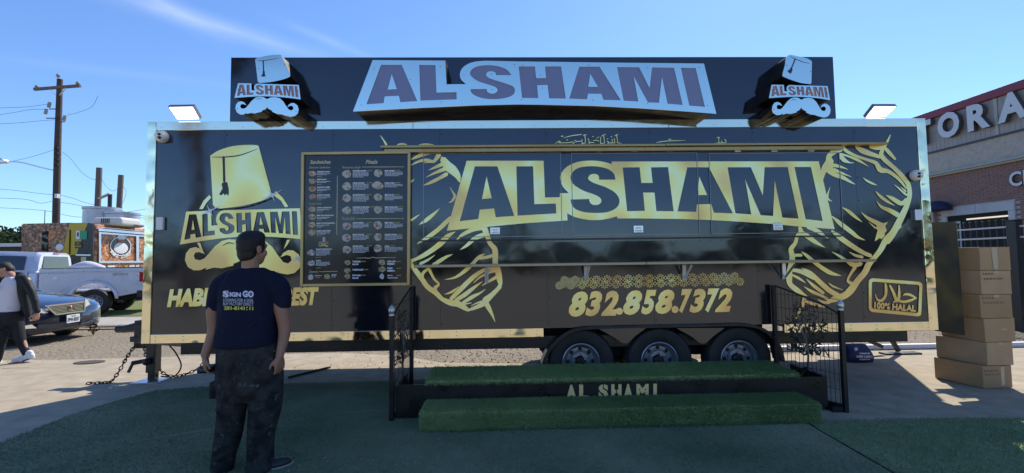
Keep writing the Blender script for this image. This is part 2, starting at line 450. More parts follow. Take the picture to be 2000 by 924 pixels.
# dry leaves blown onto the turf and slab
lv = MB(); r_ = random.Random(41)
for _ in range(70):
    x, y = r_.uniform(-4.5, 4.8), r_.uniform(3.1, 7.0); a = r_.uniform(0, 6.28); q = Vector((x, y, .03)); l_ = r_.uniform(.012, .026); d1 = Vector((math.cos(a), math.sin(a), r_.uniform(-.2, .3))) * l_; d2 = Vector((-math.sin(a), math.cos(a), .3)) * l_ * .45
    lv.add([q - d1, q + d2, q + d1, q - d2], [(0, 1, 2, 3)])
tag(lv.build('dry_leaves', mat('dry_leaf', (.26, .17, .085), .85), recalc=False), kind='stuff')
# slab joint and utility lid near the walking man
lid = MB().lathe([(.17, .0), (.17, .012), (.001, .013)], 24, Matrix.Translation((-6.35, 7.2, .006)) @ Matrix.Diagonal((1.25, .75, 1, 1)))
tag(lid.build('manhole_cover', mat('lid_iron', (.09, .075, .05), .7, .3), origin=(-6.35, 7.2, 0)), 'dark oval iron manhole lid in the concrete near the walking man', 'manhole cover')
lid = MB().box(-7.35, -6.95, 6.9, 7.05, .004, .010)
tag(lid.build('access_cover', mat('lid_tan', (.34, .29, .2), .9), origin=(-7.2, 7, 0)), 'tan rectangular patch lid flush in the slab by the white shoe', 'lid')
# white kerb pipe behind the tail end
pk = MB()
PW = mat('white_pipe', (.72, .70, .68), .5)
for k, (a, b_) in enumerate(((3.0, 6.05), (6.06, 9.1), (9.11, 12.2))):
    pk.box(a, b_, 7.10, 7.19, .0, .075)
tag(pk.build('kerb', PW, bevel=.01), kind='structure')
# asphalt joints by the far road
for yy in (10.9, 11.35):
    MB().tube([(-14 + 1.5 * i, yy + .05 * math.sin(i * 1.7), .01) for i in range(9)], .014, 5).build('road_joint', BLACK_MATT)['kind'] = 'structure'
# ------------------------------------------------------------------ food trailer
YF, YB, XL, XR, ZB, ZT = 4.944, 7.0, -3.824, 4.855, 0.659, 3.05
IL, IR, IB, IT = -3.730, 4.753, 0.755, 2.956
DY = 0.0075                         # print sits this far in front of the sheet metal
T = thing('food_trailer', 'long black and gold shawarma food trailer with three wheels and a roof sign', 'food trailer', (0.5, 5.97, 0))
MB().box(XL + .012, XR - .012, YF + .022, YB, .80, ZT - .012).build('body', BLACK_WRAP, T)
xs = [IL, -3.0] + [-3.0 + 1.17 * k for k in range(1, 7)] + [IR]
me = None
for a, b in zip(xs[:-1], xs[1:]):
    MB().box(a + .0012, b - .0012, YF, YF + .02, IB - .003, IT + .003).build('side_panel', BLACK_WRAP, T)
MB().box(XL + .02, XR - .02, YF + .02, YB - .02, .765, .798).build('floor', BLACK_MATT, T)
# gold trim: mirror strips with butt joints
def strip(x0, x1, z0, z1, m=None):
    MB().box(x0, x1, YF - .014, YF + .018, z0, z1).build('trim_strip', m or GOLD_MIRROR, T, bevel=.003, seg=1)
strip(XL, IL, ZB, ZT); strip(IR, XR, ZB, ZT)
for a, b in ((IL, -.95), (-.95, 1.9), (1.9, IR)): strip(a + .0015, b - .0015, IT, ZT, GOLD_SMOOTH)
lx = on_y(1062, 650, YF).x; rx = on_y(1531, 650, YF).x
for a, b in ((IL, -1.35), (-1.35, lx), (rx, IR)): strip(a + .0015, b - .0015, ZB, IB)
# screws along the trim
scr = MB()
for k in range(30):
    x = XL + .15 + k * .29
    for z in ((IT + .03), (ZB + .03), (IB - .025)):
        if lx - .05 < x < rx + .05 and z < 1: continue
        scr.ell((x, YF - .015, z), (.006, .004, .006), 5)
for k in range(8):
    for x in (IL - .02, IR + .02): scr.ell((x, YF - .015, .8 + k * .3), (.006, .004, .006), 5)
tag(scr.build('screw', STEEL, T), kind='stuff')
rv = MB()
for x in xs[1:-1]:
    for k in range(9): rv.ell((x + .02, YF - .001, .82 + k * .26), (.007, .004, .007), 5)
tag(rv.build('rivet', BLACK_PAINT, T), kind='stuff')
# chassis
MB().box(on_y(355, 680, 5.05).x, on_y(1778, 660, 5.0).x, 5.03, 5.10, .52, .655).build('chassis_rail', BLACK_PAINT, T, bevel=.006)
MB().box(-3.0, 4.5, YB - .12, YB - .05, .60, .655).build('chassis_rail', BLACK_PAINT, T)
for x in (-2.6, -1.4, -.2, .95, 3.6, 4.4): MB().box(x, x + .06, 5.1, YB - .12, .60, .65).build('cross_member', BLACK_PAINT, T)
# fender over the three wheels
fo = catmull([(1058, 712), (1066, 690), (1082, 668), (1104, 650), (1134, 640), (1200, 637.5), (1300, 635.5), (1400, 633.5), (1446, 632), (1482, 637), (1508, 652), (1526, 676), (1534, 706)], 4)
fi = catmull([(1064, 712), (1072, 692), (1087, 672), (1108, 655), (1136, 645), (1200, 642), (1300, 640), (1400, 638), (1446, 637), (1479, 642), (1503, 656), (1520, 678), (1527, 706)], 4)
face_poly(MB(), fo + fi[::-1], YF - .05, depth=(0, .17, 0)).build('fender', BLACK_PAINT, T, auto=40)
for (a, b, c_) in ((1168, 1262, 1222), (1322, 1415, 1374)):
    pts = [(a, 641.0)] + catmull([(a + 6, 645), (a + 28, 657), (c_ - 8, 669), (c_ + 4, 670), (b - 22, 657), (b - 4, 644)], 4) + [(b, 640.5)]
    face_poly(MB(), pts, YF - .03, depth=(0, .012, 0)).build('fender_skirt', BLACK_WRAP, T)
# wheels
def wheel_parts(root, c, rad, rim, width, axis=Vector((0, -1, 0)), rim_mat=WHEEL_GREY, holes=8):
    """tyre part with a rim sub-part; axis points outward"""
    M = axis.to_track_quat('Z', 'Y').to_matrix().to_4x4(); M.translation = Vector(c)
    h = width / 2
    prof = [(rim, -h * .8), (rim + .02, -h), (rad * .9, -h), (rad * .985, -h * .75), (rad, -h * .4), (rad, h * .4), (rad * .985, h * .75), (rad * .95, h * .95), (rad * .88, h * 1.02), (rad * .80, h * 1.0), (rad * .72, h * .98), (rim + .02, h * .9), (rim, h * .72)]
    ty = MB().lathe(prof, 40, M, closed=True)
    for k in range(40):
        q = 2 * math.pi * k / 40
        ty.box(-.012, .012, -.0, .006, -h * .55, h * .55, M @ Matrix.Rotation(q, 4, 'Z') @ Matrix.Translation((0, rad - .002, 0)))
    wh = ty.build('wheel', RUBBER, root, auto=35)
    rp = [(rim, h * .70), (rim * 1.03, h * .80), (rim * .98, h * .84), (rim * .94, h * .60), (rim * .90, h * .56), (rim * .87, h * .14), (rim * .80, h * .10), (rim * .76, h * .20), (rim * .60, h * .22), (rim * .54, h * .20), (rim * .50, h * .36), (rim * .32, h * .38), (rim * .30, h * .2)]
    MB().lathe(rp, 36, M, caps=False).build('rim', rim_mat, wh, auto=30)
    hb = MB()
    for k in range(holes):
        q = 2 * math.pi * k / holes
        hb.ell((0, 0, 0), (rim * .10, rim * .115, .006), 8, M @ Matrix.Rotation(q, 4, 'Z') @ Matrix.Translation((rim * .67, 0, h * .21)))
    tag(hb.build('vent_hole', BLACK_MATT, wh), kind='stuff')
    nb = MB()
    for k in range(6):
        q = 2 * math.pi * (k + .5) / 6
        nb.lathe([(.011, 0), (.011, .018), (.006, .022)], 6, M @ Matrix.Rotation(q, 4, 'Z') @ Matrix.Translation((rim * .41, 0, h * .36)))
    tag(nb.build('lug_nut', STEEL, wh), kind='stuff')
    MB().lathe([(rim * .29, h * .1), (rim * .27, h * .6), (rim * .2, h * .72), (.001, h * .74)], 20, M).build('hub', BLACK_PAINT, wh, auto=30)
    return wh
for px in (1136, 1290, 1446):
    wheel_parts(T, (on_y(px, 710, 4.97).x, 5.075, .366), .366, .202, .215)
for px in (1136, 1290, 1446):
    wheel_parts(T, (on_y(px, 710, 4.97).x, YB - .14, .366), .366, .202, .215, Vector((0, 1, 0)))
    MB().bar((on_y(px, 710, 4.97).x, 5.15, .366), (on_y(px, 710, 4.97).x, YB - .25, .366), .07).build('axle', BLACK_PAINT, T)
ww = MB().box(lx + .02, rx - .02, 5.32, 5.34, .36, .80); ww.box(lx, rx, 4.965, 5.33, .762, .775)
ww.build('wheel_well', BLACK_MATT, T)
# rear door swung open behind the tail end
MB().box(XR + .01, 5.94, YB - .05, YB, .66, 2.95).build('rear_door', BLACK_PAINT, T)
lt = MB().box(5.8, 6.2, YB - .06, YB - .02, 2.60, 2.64); lt.box(6.05, 6.32, YB - .2, YB + .05, 2.56, 2.68)
lt.build('rear_light', BLACK_PAINT, T)
# stabiliser leg at the tail
stl = MB().bar((4.72, 6.8, .6), (5.75, 6.75, .12), .05); stl.bar((5.75, 6.75, .5), (6.0, 6.75, .05), .05); stl.box(5.75, 6.3, 6.68, 6.82, .0, .03)
stl.build('stabiliser_leg', BLACK_PAINT, T)
# tongue with coupler, jack and chains
tg = MB().bar((-4.78, 6.15, .52), (-3.0, 5.25, .56), .08, .1); tg.bar((-4.78, 6.25, .52), (-3.0, 6.7, .56), .08, .1)
tg.box(-4.86, -4.6, 6.08, 6.32, .49, .56); tg.box(-4.84, -4.70, 6.12, 6.28, .40, .72)
tg.build('tongue', BLACK_PAINT, T, bevel=.005)
cp = MB().tube([(-5.12, 6.2, .645), (-5.02, 6.2, .645), (-4.86, 6.2, .67), (-4.72, 6.2, .66)], [.048, .05, .065, .06], 12); cp.box(-4.86, -4.74, 6.15, 6.25, .72, .76)
cp.build('coupler', BLACK_PAINT, T, auto=40)
jk = MB().box(-4.54, -4.43, 5.94, 6.06, .12, .62); jk.box(-4.525, -4.445, 5.955, 6.045, .02, .2)
jo = jk.build('jack', BLACK_PAINT, T, bevel=.006)
MB().box(-4.66, -4.33, 5.86, 6.12, .0, .018).build('foot_plate', ALU, jo)
jh = MB().bar((-4.56, 5.98, .27), (-4.70, 5.93, .25), .05); jh.tube([(-4.69, 5.93, .25), (-4.72, 5.9, .14)], .018, 8); jh.ell((-4.5, 5.9, .27), (.045, .045, .045), 8)
jh.build('crank_handle', BLACK_PAINT, jo)
def chain(pts):
    c_ = MB(); p = catmull(pts, 10); L = 0; k = 0
    for a, b in zip(p[:-1], p[1:]):
        a, b = Vector(a), Vector(b); d = b - a
        L += d.length
        if L < .036: continue
        L = 0; k += 1
        t = d.normalized(); s_ = t.orthogonal().normalized()
        if k % 2: s_ = t.cross(s_)
        q = []
        for j in range(9):
            an = 2 * math.pi * j / 8; q.append(a + t * (.030 * math.cos(an)) + s_ * (.017 * math.sin(an)))
        c_.tube(q, .0065, 5, cap=False)
    return c_
RUST = mat('rusty_chain', (0.045, 0.032, 0.028), 0.55, 0.5, var=(20, (0.02, 0.018, 0.018), 0.2))
chain([(-4.80, 6.1, .45), (-4.83, 6.0, .30), (-4.88, 5.95, .14), (-4.95, 5.92, .03), (-5.08, 5.90, .02), (-5.22, 5.88, .02)]).build('safety_chain', RUST, T)
chain([(-4.68, 6.1, .45), (-4.62, 6.06, .30), (-4.55, 6.12, .18), (-4.40, 6.1, .06), (-4.25, 6.15, .03), (-4.1, 6.3, .10), (-4.0, 6.4, .3)]).build('safety_chain', RUST, T)
MB().tube(catmull([(-4.25, 5.9, .5), (-4.14, 5.9, .38), (-4.10, 5.95, .2), (-4.22, 6.0, .06), (-4.42, 6.05, .05)], 6), .009, 6).build('breakaway_cable', BLACK_MATT, T)

# ---- flat graphics on the side
def bil(src, dst):
    """bilinear map from quad src (TL,TR,BR,BL) to quad dst, in photo pixels"""
    def f(p):
        x, y = p[0], p[1]; u = v = .5
        for _ in range(12):
            X = [(src[0][i] * (1 - u) + src[1][i] * u) * (1 - v) + (src[3][i] * (1 - u) + src[2][i] * u) * v for i in (0, 1)]
            du = [(src[1][i] - src[0][i]) * (1 - v) + (src[2][i] - src[3][i]) * v for i in (0, 1)]
            dv = [(src[3][i] - src[0][i]) * (1 - u) + (src[2][i] - src[1][i]) * u for i in (0, 1)]
            ex, ey = x - X[0], y - X[1]; D = du[0] * dv[1] - dv[0] * du[1]
            u += (ex * dv[1] - ey * dv[0]) / D; v += (du[0] * ey - du[1] * ex) / D
        return tuple((dst[0][i] * (1 - u) + dst[1][i] * u) * (1 - v) + (dst[3][i] * (1 - u) + dst[2][i] * u) * v for i in (0, 1))
    return lambda pts: [f(p) for p in pts]
A1, A2 = Z(870, 300, 5.128), Z(1240, 300, 4.762)
def arc_s(pts): return catmull(pts, 4)
side_frame = A1([(15, 772), (212, 72), (983, 72), (997, 440), (1145, 437), (1147, 397)]) + A1(arc_s([(1235, 395), (1175, 330), (1148, 245), (1165, 190), (1220, 130), (1310, 88), (1400, 73), (1490, 71), (1580, 82), (1665, 105)])) + A1([(1667, 80)]) + A2([(400, 73), (1710, 72), (1858, 703), (1600, 685), (1290, 655), (1000, 635), (700, 618), (400, 608), (0, 603)]) + A1([(1722, 650), (1718, 628)]) + A1(arc_s([(1718, 628), (1640, 650), (1540, 665), (1440, 665), (1330, 645), (1270, 625), (1220, 598)])) + A1([(1222, 670), (1100, 678), (800, 697), (400, 735)])
S_side = A1(arc_s([(1703, 262), (1690, 210), (1660, 175), (1600, 145), (1500, 128), (1400, 130), (1320, 150), (1270, 190), (1253, 240), (1265, 285), (1310, 330), (1390, 375), (1490, 410), (1545, 440), (1562, 470), (1550, 500), (1510, 515), (1470, 510), (1445, 485), (1440, 455)])) + A1(arc_s([(1255, 460), (1258, 490), (1275, 530), (1320, 565), (1400, 588), (1500, 595), (1600, 590), (1670, 570), (1720, 535), (1742, 490), (1735, 440), (1690, 385), (1600, 335), (1500, 300), (1450, 275), (1430, 250), (1440, 222), (1470, 205), (1510, 207), (1535, 225), (1540, 262)]))
side_letters = [
    (A1([(295, 128), (520, 128), (690, 624), (503, 638), (488, 550), (345, 562), (328, 656), (143, 678)]), A1([(412, 228), (463, 447), (366, 456)])),
    (A1([(710, 128), (878, 128), (890, 507), (1105, 500), (1110, 600), (722, 622)]), None),
    (S_side, None),
    (A1([(1775, 140), (1945, 137)]) + A2([(60, 273), (165, 273), (150, 128), (308, 126), (360, 537), (200, 535), (183, 363), (77, 363), (92, 533)]) + A1([(1820, 577)]), None),
    (A2([(487, 128), (688, 128), (912, 557), (735, 550), (710, 470), (577, 473), (570, 543), (397, 538)]), A2([(598, 212), (672, 385), (583, 387)])),
    (A2([(862, 128), (1078, 127), (1190, 390), (1207, 127), (1420, 126), (1522, 605), (1372, 595), (1300, 250), (1285, 580), (1170, 573), (1025, 240), (1082, 566), (935, 556)]), None),
    (A2([(1484, 125), (1637, 125), (1747, 628), (1588, 610)]), None)]
YP = YF - DY
lb = MB()
face_poly(lb, side_frame, YP - .0012, [l[0] for l in side_letters])
for l, c_ in side_letters:
    if c_: face_poly(lb, c_, YP - .0012)
lb.build('name_lettering', GOLD, T, recalc=False)

# doner cones
S3, S4 = Z(1520, 260, 4.619), Z(1520, 420, 4.2)
cone_r = [S3(x) for x in (
    [(1010, 18, 8), (985, 75, 22), (950, 130, 30), (925, 190, 40)], [(960, 130, 25), (1000, 175, 35), (1055, 235, 22)],
    [(925, 195, 42), (960, 240, 42), (1040, 310, 38), (1120, 390, 42), (1175, 470, 42), (1185, 560, 42), (1165, 640, 46), (1125, 730, 56), (1080, 820, 60), (1030, 910, 60), (985, 985, 46)],
    [(580, 125, 30), (620, 165, 30), (700, 205, 25), (800, 240, 25), (880, 270, 35), (920, 330, 50), (990, 345, 35), (1060, 390, 30), (1110, 440, 25), (1155, 500, 12)],
    [(700, 125, 20), (760, 160, 50), (840, 190, 40), (920, 215, 30)], [(830, 125, 25), (890, 135, 35), (950, 130, 35)],
    [(570, 145, 40), (510, 165, 45), (460, 205, 45), (450, 260, 50), (425, 310, 60), (405, 360, 45), (400, 420, 12)],
    [(470, 240, 60), (460, 320, 70), (500, 370, 40), (580, 400, 35), (650, 440, 20), (695, 462, 3)],
    [(490, 290, 35), (550, 300, 25), (630, 328, 3)], [(500, 330, 35), (570, 360, 22), (660, 395, 3)],
    [(560, 200, 35), (590, 240, 40), (640, 265, 15), (685, 268, 3)], [(560, 185, 15), (650, 215, 20), (730, 250, 25), (815, 303, 3)],
    [(468, 485, 3), (450, 540, 14), (445, 590, 20), (487, 617, 3)], [(765, 403, 3), (800, 430, 18), (850, 455, 18), (892, 470, 3)],
    [(877, 523, 3), (920, 570, 25), (980, 615, 25), (1050, 655, 3)], [(970, 560, 3), (1030, 590, 35), (1110, 635, 40), (1160, 600, 40)],
    [(885, 612, 3), (930, 665, 25), (1010, 700, 40), (1080, 740, 45)], [(1045, 465, 3), (1090, 500, 15), (1140, 545, 20), (1165, 560, 20)],
    [(1105, 485, 3), (1150, 525, 20)], [(580, 672, 8), (640, 710, 30), (700, 760, 25), (757, 802, 3)],
    [(745, 710, 3), (800, 760, 25), (880, 805, 40), (940, 830, 40), (985, 805, 5)], [(815, 800, 3), (870, 850, 15), (905, 860, 20)], [(900, 830, 30), (925, 880, 60), (930, 930, 60)])]
cone_r += [S4(x) for x in (
    [(990, 80, 56), (930, 150, 45), (880, 210, 50), (840, 285, 45), (790, 350, 40), (745, 400, 50), (710, 470, 50), (650, 540, 50), (600, 610, 60), (545, 660, 55), (460, 690, 50), (400, 715, 18)],
    [(860, 110, 70), (830, 160, 50), (793, 213, 3)], [(440, 10, 8), (510, 70, 35), (600, 140, 35), (650, 180, 25), (712, 207, 3)],
    [(440, 130, 15), (500, 180, 40), (600, 250, 40), (690, 305, 35), (760, 335, 30)], [(440, 302, 3), (500, 335, 20), (560, 375, 25), (620, 410, 40), (680, 400, 30)],
    [(580, 302, 3), (630, 330, 20), (690, 345, 25)], [(630, 430, 30), (590, 490, 20), (570, 540, 20), (600, 560, 30)],
    [(175, 100, 25), (185, 140, 40), (155, 175, 30), (140, 230, 30), (105, 280, 40), (115, 340, 45), (110, 400, 50), (95, 450, 45), (90, 520, 50), (100, 570, 40), (160, 620, 40), (240, 668, 5)],
    [(190, 145, 35), (240, 175, 40), (310, 225, 30), (385, 267, 3)], [(240, 100, 25), (320, 130, 35), (370, 165, 20), (410, 192, 3)],
    [(190, 300, 3), (230, 330, 25), (300, 390, 30), (400, 460, 35), (460, 485, 25), (517, 497, 3)], [(140, 330, 25), (190, 330, 25)],
    [(190, 435, 3), (260, 475, 35), (340, 550, 40), (420, 620, 40), (490, 660, 40)], [(115, 450, 25), (190, 465, 35), (250, 500, 25), (310, 540, 3)],
    [(110, 490, 15), (170, 520, 20), (225, 557, 3)], [(230, 525, 3), (290, 580, 25), (370, 640, 25)], [(210, 587, 3), (280, 630, 25), (350, 660, 20), (420, 700, 25)],
    [(320, 690, 3), (370, 715, 20), (420, 720, 20)], [(410, 555, 3), (450, 585, 14), (530, 615, 3)], [(215, 680, 30), (200, 740, 30), (165, 810, 20), (140, 860, 6)], [(200, 700, 15), (290, 730, 25), (380, 750, 20)])]
S5, S6 = Z(740, 260, 5.132), Z(790, 420, 4.2)
cone_l = [S6(x) for x in (
    [(45, 370, 25), (60, 410, 30), (95, 460, 40), (140, 520, 40), (190, 590, 40), (260, 640, 42), (310, 690, 35), (380, 720, 48), (440, 730, 50), (500, 765, 40), (525, 785, 18)],
    [(525, 780, 20), (580, 760, 30), (650, 725, 40), (720, 660, 30), (790, 590, 20)],
    [(650, 95, 50), (680, 170, 40), (700, 230, 35), (740, 280, 45), (745, 350, 45), (745, 400, 45), (765, 450, 50), (780, 530, 45), (782, 580, 28), (720, 645, 28), (660, 690, 35)],
    [(655, 700, 48), (690, 760, 38), (725, 830, 18), (743, 878, 3)],
    [(55, 375, 30), (85, 365, 25), (150, 335, 35), (230, 285, 40), (300, 230, 45), (360, 170, 35), (418, 137, 3)], [(105, 235, 3), (180, 190, 30), (270, 125, 35), (340, 60, 35), (378, 20, 25)],
    [(120, 80, 3), (170, 45, 25), (225, 0, 20)], [(130, 400, 25), (190, 370, 18), (250, 328, 3)], [(235, 412, 30), (300, 370, 30), (350, 340, 20), (395, 322, 3)],
    [(330, 530, 3), (420, 510, 20), (500, 455, 30), (560, 400, 30), (610, 345, 25), (660, 317, 3)], [(610, 355, 25), (680, 345, 25), (730, 330, 25)],
    [(425, 208, 3), (470, 165, 25), (560, 120, 35), (640, 105, 35)], [(455, 285, 3), (510, 250, 25), (580, 190, 35), (660, 160, 40)],
    [(200, 440, 25), (240, 520, 20), (282, 568, 18), (250, 600, 30), (268, 650, 25)], [(110, 415, 15), (165, 415, 15)], [(195, 440, 20), (150, 480, 25), (150, 530, 20)],
    [(330, 650, 3), (390, 630, 20), (450, 585, 3)], [(380, 690, 30), (450, 620, 38), (520, 550, 38), (590, 490, 35), (660, 450, 30), (740, 430, 40)],
    [(420, 700, 30), (500, 650, 35), (570, 595, 25), (640, 545, 3)], [(480, 720, 25), (560, 670, 30), (620, 640, 15), (665, 608, 3)],
    [(565, 558, 3), (620, 510, 15), (700, 470, 20), (760, 455, 25)], [(635, 580, 3), (700, 540, 20), (770, 500, 30)], [(475, 735, 15), (550, 720, 5)], [(545, 745, 3), (600, 720, 12), (660, 700, 15)])]
cone_l += [S5(x) for x in (
    [(15, 25, 5), (50, 75, 15), (75, 118, 22)], [(185, 118, 8), (230, 108, 20), (280, 116, 10)], [(405, 118, 8), (470, 111, 18), (545, 118, 8)],
    [(315, 268, 8), (400, 230, 35), (480, 200, 40), (560, 185, 45), (660, 185, 30)], [(315, 327, 5), (400, 285, 25), (480, 270, 30), (545, 285, 30), (580, 250, 40), (600, 215, 50)],
    [(440, 300, 3), (500, 292, 15), (545, 290, 15)], [(640, 260, 60), (690, 330, 90), (740, 370, 90), (790, 430, 60), (810, 490, 15)],
    [(495, 373, 3), (560, 345, 25), (640, 310, 40)], [(470, 445, 3), (560, 400, 25), (660, 360, 40)], [(440, 527, 3), (520, 495, 30), (600, 455, 35), (680, 410, 40)],
    [(712, 543, 3), (740, 590, 12), (760, 630, 25), (735, 680, 20), (700, 697, 3)], [(315, 495, 15), (335, 480, 18), (355, 462, 3)],
    [(315, 880, 20), (360, 850, 18), (410, 815, 3)], [(400, 918, 3), (470, 880, 28), (540, 820, 30), (610, 755, 3)])]
for strokes in (cone_l, cone_r):
    k_ = MB()
    for i, s_ in enumerate(strokes): stroke(k_, s_, YP - .0004 * 0 - i * .00002)
    k_.build('doner_cone_graphic', GOLD, T, recalc=False)

# emblem at the left: fez, ring, name plate and moustache
Q = Z(340, 280, 3.3)
fez = arc_s([(233, 80), (290, 45), (380, 18), (480, 10), (540, 13)]) + [(546, 20), (630, 330)] + arc_s([(628, 342), (590, 360), (540, 378), (430, 405), (300, 420)]) + [(265, 415), (250, 395)]
sign_q = [(727.8, 117.4), (1375.0, 124.0), (1399.0, 222.5), (689.5, 217.5)]
def moustache(f):
    p = [(540, 618), (580, 598), (640, 592), (700, 605), (745, 645), (780, 700), (820, 755), (855, 765), (880, 742), (872, 712), (845, 702), (800, 720), (820, 688), (855, 668), (890, 670), (930, 700), (945, 750), (935, 800), (900, 835), (850, 845), (790, 834), (780, 815), (784, 834), (720, 812), (660, 806), (602, 780), (606, 768), (560, 745), (535, 720), (510, 750), (470, 768), (472, 780), (390, 800), (330, 795), (275, 812), (281, 795), (235, 815), (190, 815), (150, 790), (130, 740), (138, 690), (165, 655), (205, 645), (245, 660), (272, 697), (230, 682), (205, 684), (192, 708), (202, 735), (235, 742), (265, 730), (300, 690), (340, 640), (390, 600), (440, 588), (490, 592)]
    return [f(q) for q in p]
em = MB()
face_poly(em, Q(fez), YP)
for ring in ([(228, 332), (190, 370), (162, 424), (186, 424), (208, 385), (240, 350)], [(655, 308), (700, 350), (737, 408), (714, 411), (690, 370), (642, 335)], [(148, 640), (165, 675), (190, 697), (178, 668), (168, 640)], [(748, 622), (730, 655), (706, 683), (722, 640), (728, 622)]):
    face_poly(em, Q(ring), YP)
mo = moustache(lambda q: (70 + (q[0] - 130) * (748 / 815), 618 + (q[1] - 588) * (227 / 257)))
face_poly(em, Q(mo), YP)
f2 = bil(sign_q, Q([(78, 440), (812, 418), (822, 618), (38, 652)]))
T1, T2 = Z(680, 100, 4.0174), Z(1060, 100, 4.0167)
sign_frame = T1([(38, 472), (192, 70), (763, 74), (772, 260), (925, 258)]) + T1(arc_s([(925, 258), (890, 228), (877, 190), (885, 150), (915, 115), (970, 88), (1040, 77), (1100, 75)])) + T1([(1300, 80)]) + T2([(590, 90), (1265, 97), (1362, 492), (1100, 470), (760, 447), (400, 428), (0, 420)]) + T1([(1330, 418), (1000, 425), (600, 442)])
S_sign = T1(arc_s([(1282, 188), (1250, 150), (1200, 125), (1130, 112), (1060, 112), (1000, 125), (965, 150), (957, 180), (980, 210), (1030, 240), (1110, 265), (1160, 285), (1172, 308), (1155, 328), (1125, 333), (1095, 322), (1085, 297)])) + T1(arc_s([(960, 298), (967, 325), (1000, 350), (1060, 370), (1130, 377), (1200, 373), (1265, 358), (1300, 335), (1308, 300), (1290, 275), (1240, 255), (1160, 230), (1100, 208), (1082, 185), (1095, 163), (1125, 157), (1155, 168), (1160, 188)]))
sign_letters = [
    (T1([(258, 108), (420, 108), (543, 392), (410, 400), (398, 350), (287, 355), (278, 408), (143, 417)]), T1([(342, 178), (382, 298), (310, 302)])),
    (T1([(558, 108), (685, 110), (693, 325), (850, 322), (852, 378), (567, 388)]), None), (S_sign, None),
    (T1([(1338, 120), (1465, 120), (1475, 212), (1553, 212), (1545, 120), (1670, 120), (1708, 372), (1577, 370), (1565, 265), (1482, 268), (1492, 368), (1365, 367)]), None),
    (T2([(287, 122), (445, 122), (613, 385), (477, 382), (460, 335), (355, 333), (347, 378), (208, 372)]), T2([(373, 177), (433, 280), (357, 280)])),
    (T2([(583, 125), (757, 127), (838, 290), (858, 128), (1030, 130), (1098, 422), (980, 412), (935, 200), (912, 405), (825, 402), (713, 195), (750, 395), (635, 388)]), None),
    (T2([(1083, 130), (1200, 133), (1273, 437), (1150, 427)]), None)]
face_poly(em, f2(sign_frame), YP - .0012, [f2(l[0]) for l in sign_letters])
for l, c_ in sign_letters:
    if c_: face_poly(em, f2(c_), YP - .0012)
em.build('fez_emblem', GOLD, T, recalc=False)
et = MB()
stroke(et, Q([(245, 88, 3), (330, 88, 7), (430, 75, 7), (535, 36, 3)]), YP - .001)
stroke(et, Q([(319, 88, 16), (321, 160, 15), (323, 245, 16)]), YP - .0012)
face_poly(et, Q(arc_s([(312, 252), (340, 250), (346, 270), (352, 300), (350, 338)]) + [(335, 325), (328, 338), (318, 322), (305, 336), (290, 330), (312, 290), (306, 265)]), YP - .0014)
mk_ = MB(); stroke(mk_, Q([(312, 660, 3), (350, 642, 8), (390, 648, 3)]), YP - .001); mk_.build('moustache_line', GOLD_DARK, T, recalc=False)
for dx in (0, 3):      # dark outline below the fez and name plate
    stroke(et, Q([(262, 428, 4), (430, 416, 7), (545, 388, 7), (632, 352, 5)]), YP - .0002)
et.build('tassel_print', GOLD_DARK, T, recalc=False)
SPARK = mat('sparkle_print', (0.75, 0.78, 0.82), 0.4)
sp_ = MB()
for cx, cy, r_ in ((531, 381, 24), (410, 412, 24), (582, 505, 14)):
    for k in range(4):
        a = math.pi * k / 2 + .45; L_ = r_ if k % 2 == 0 else r_ * .6
        p = [(cx + math.cos(a) * L_, cy - math.sin(a) * L_), (cx + math.cos(a + .8) * 2.4, cy - math.sin(a + .8) * 2.4), (cx, cy), (cx + math.cos(a - .8) * 2.4, cy - math.sin(a - .8) * 2.4)]
        face_poly(sp_, p, YP - .002)
    face_poly(sp_, disc_px(cx, cy, 4), YP - .0022)
sp_.build('sparkle_print', SPARK, T, recalc=False)

# phone number, slogan and stamp
pn = MB(); cells = [('8', 1111, 1148), ('3', 1143, 1176), ('2', 1174, 1208), ('.', 1202, 1217), ('8', 1217, 1254), ('5', 1252, 1282), ('8', 1280, 1317), ('.', 1311, 1326), ('7', 1326, 1352), ('3', 1346, 1378), ('7', 1377, 1405), ('2', 1396, 1430)]
for i, (ch, x0, x1) in enumerate(cells):
    yt, yb = 569.5 - (x0 - 1112) * .022, 619 - (x0 - 1112) * .033
    if ch == '.': face_poly(pn, disc_px((x0 + x1) / 2, yb - 8, 7), YP - i * .0001)
    else: text_map(pn, ch, quad_fn((x0, yt), (x1, yt - .5), (x1, yb - .5), (x0, yb), YP - i * .0001), .055, .28)
pn.build('phone_number', GOLD, T, recalc=False)
sl = MB(); text_map(sl, 'HABIBI', quad_fn((326, 565), (437, 561), (437, 597), (326, 600), YP), .06, .22); sl.build('slogan_word', GOLD, T, recalc=False)
sl = MB(); text_map(sl, 'BEST', quad_fn((551, 562), (623, 560), (623, 596), (551, 598), YP), .06, .22); sl.build('slogan_word', GOLD, T, recalc=False)
st = MB()
def rring(c4, r, n=5):
    out = []
    for i in range(4):
        p0, p, p1 = Vector(c4[i - 1]), Vector(c4[i]), Vector(c4[(i + 1) % 4])
        a = p + (p0 - p).normalized() * r; b = p + (p1 - p).normalized() * r
        for k in range(n + 1):
            t = k / n; out.append(tuple(a * (1 - t) ** 2 + p * 2 * t * (1 - t) + b * t * t))
    return out
og = rring(S4([(742, 516), (1184, 550), (1172, 834), (742, 793)]), 9)
ig = rring(S4([(768, 545), (1158, 573), (1148, 806), (766, 768)]), 5)
for k in (3, 9, 14, 20): og[k] = (og[k][0] + .7, og[k][1] + .6)
face_poly(st, og, YP, [ig])
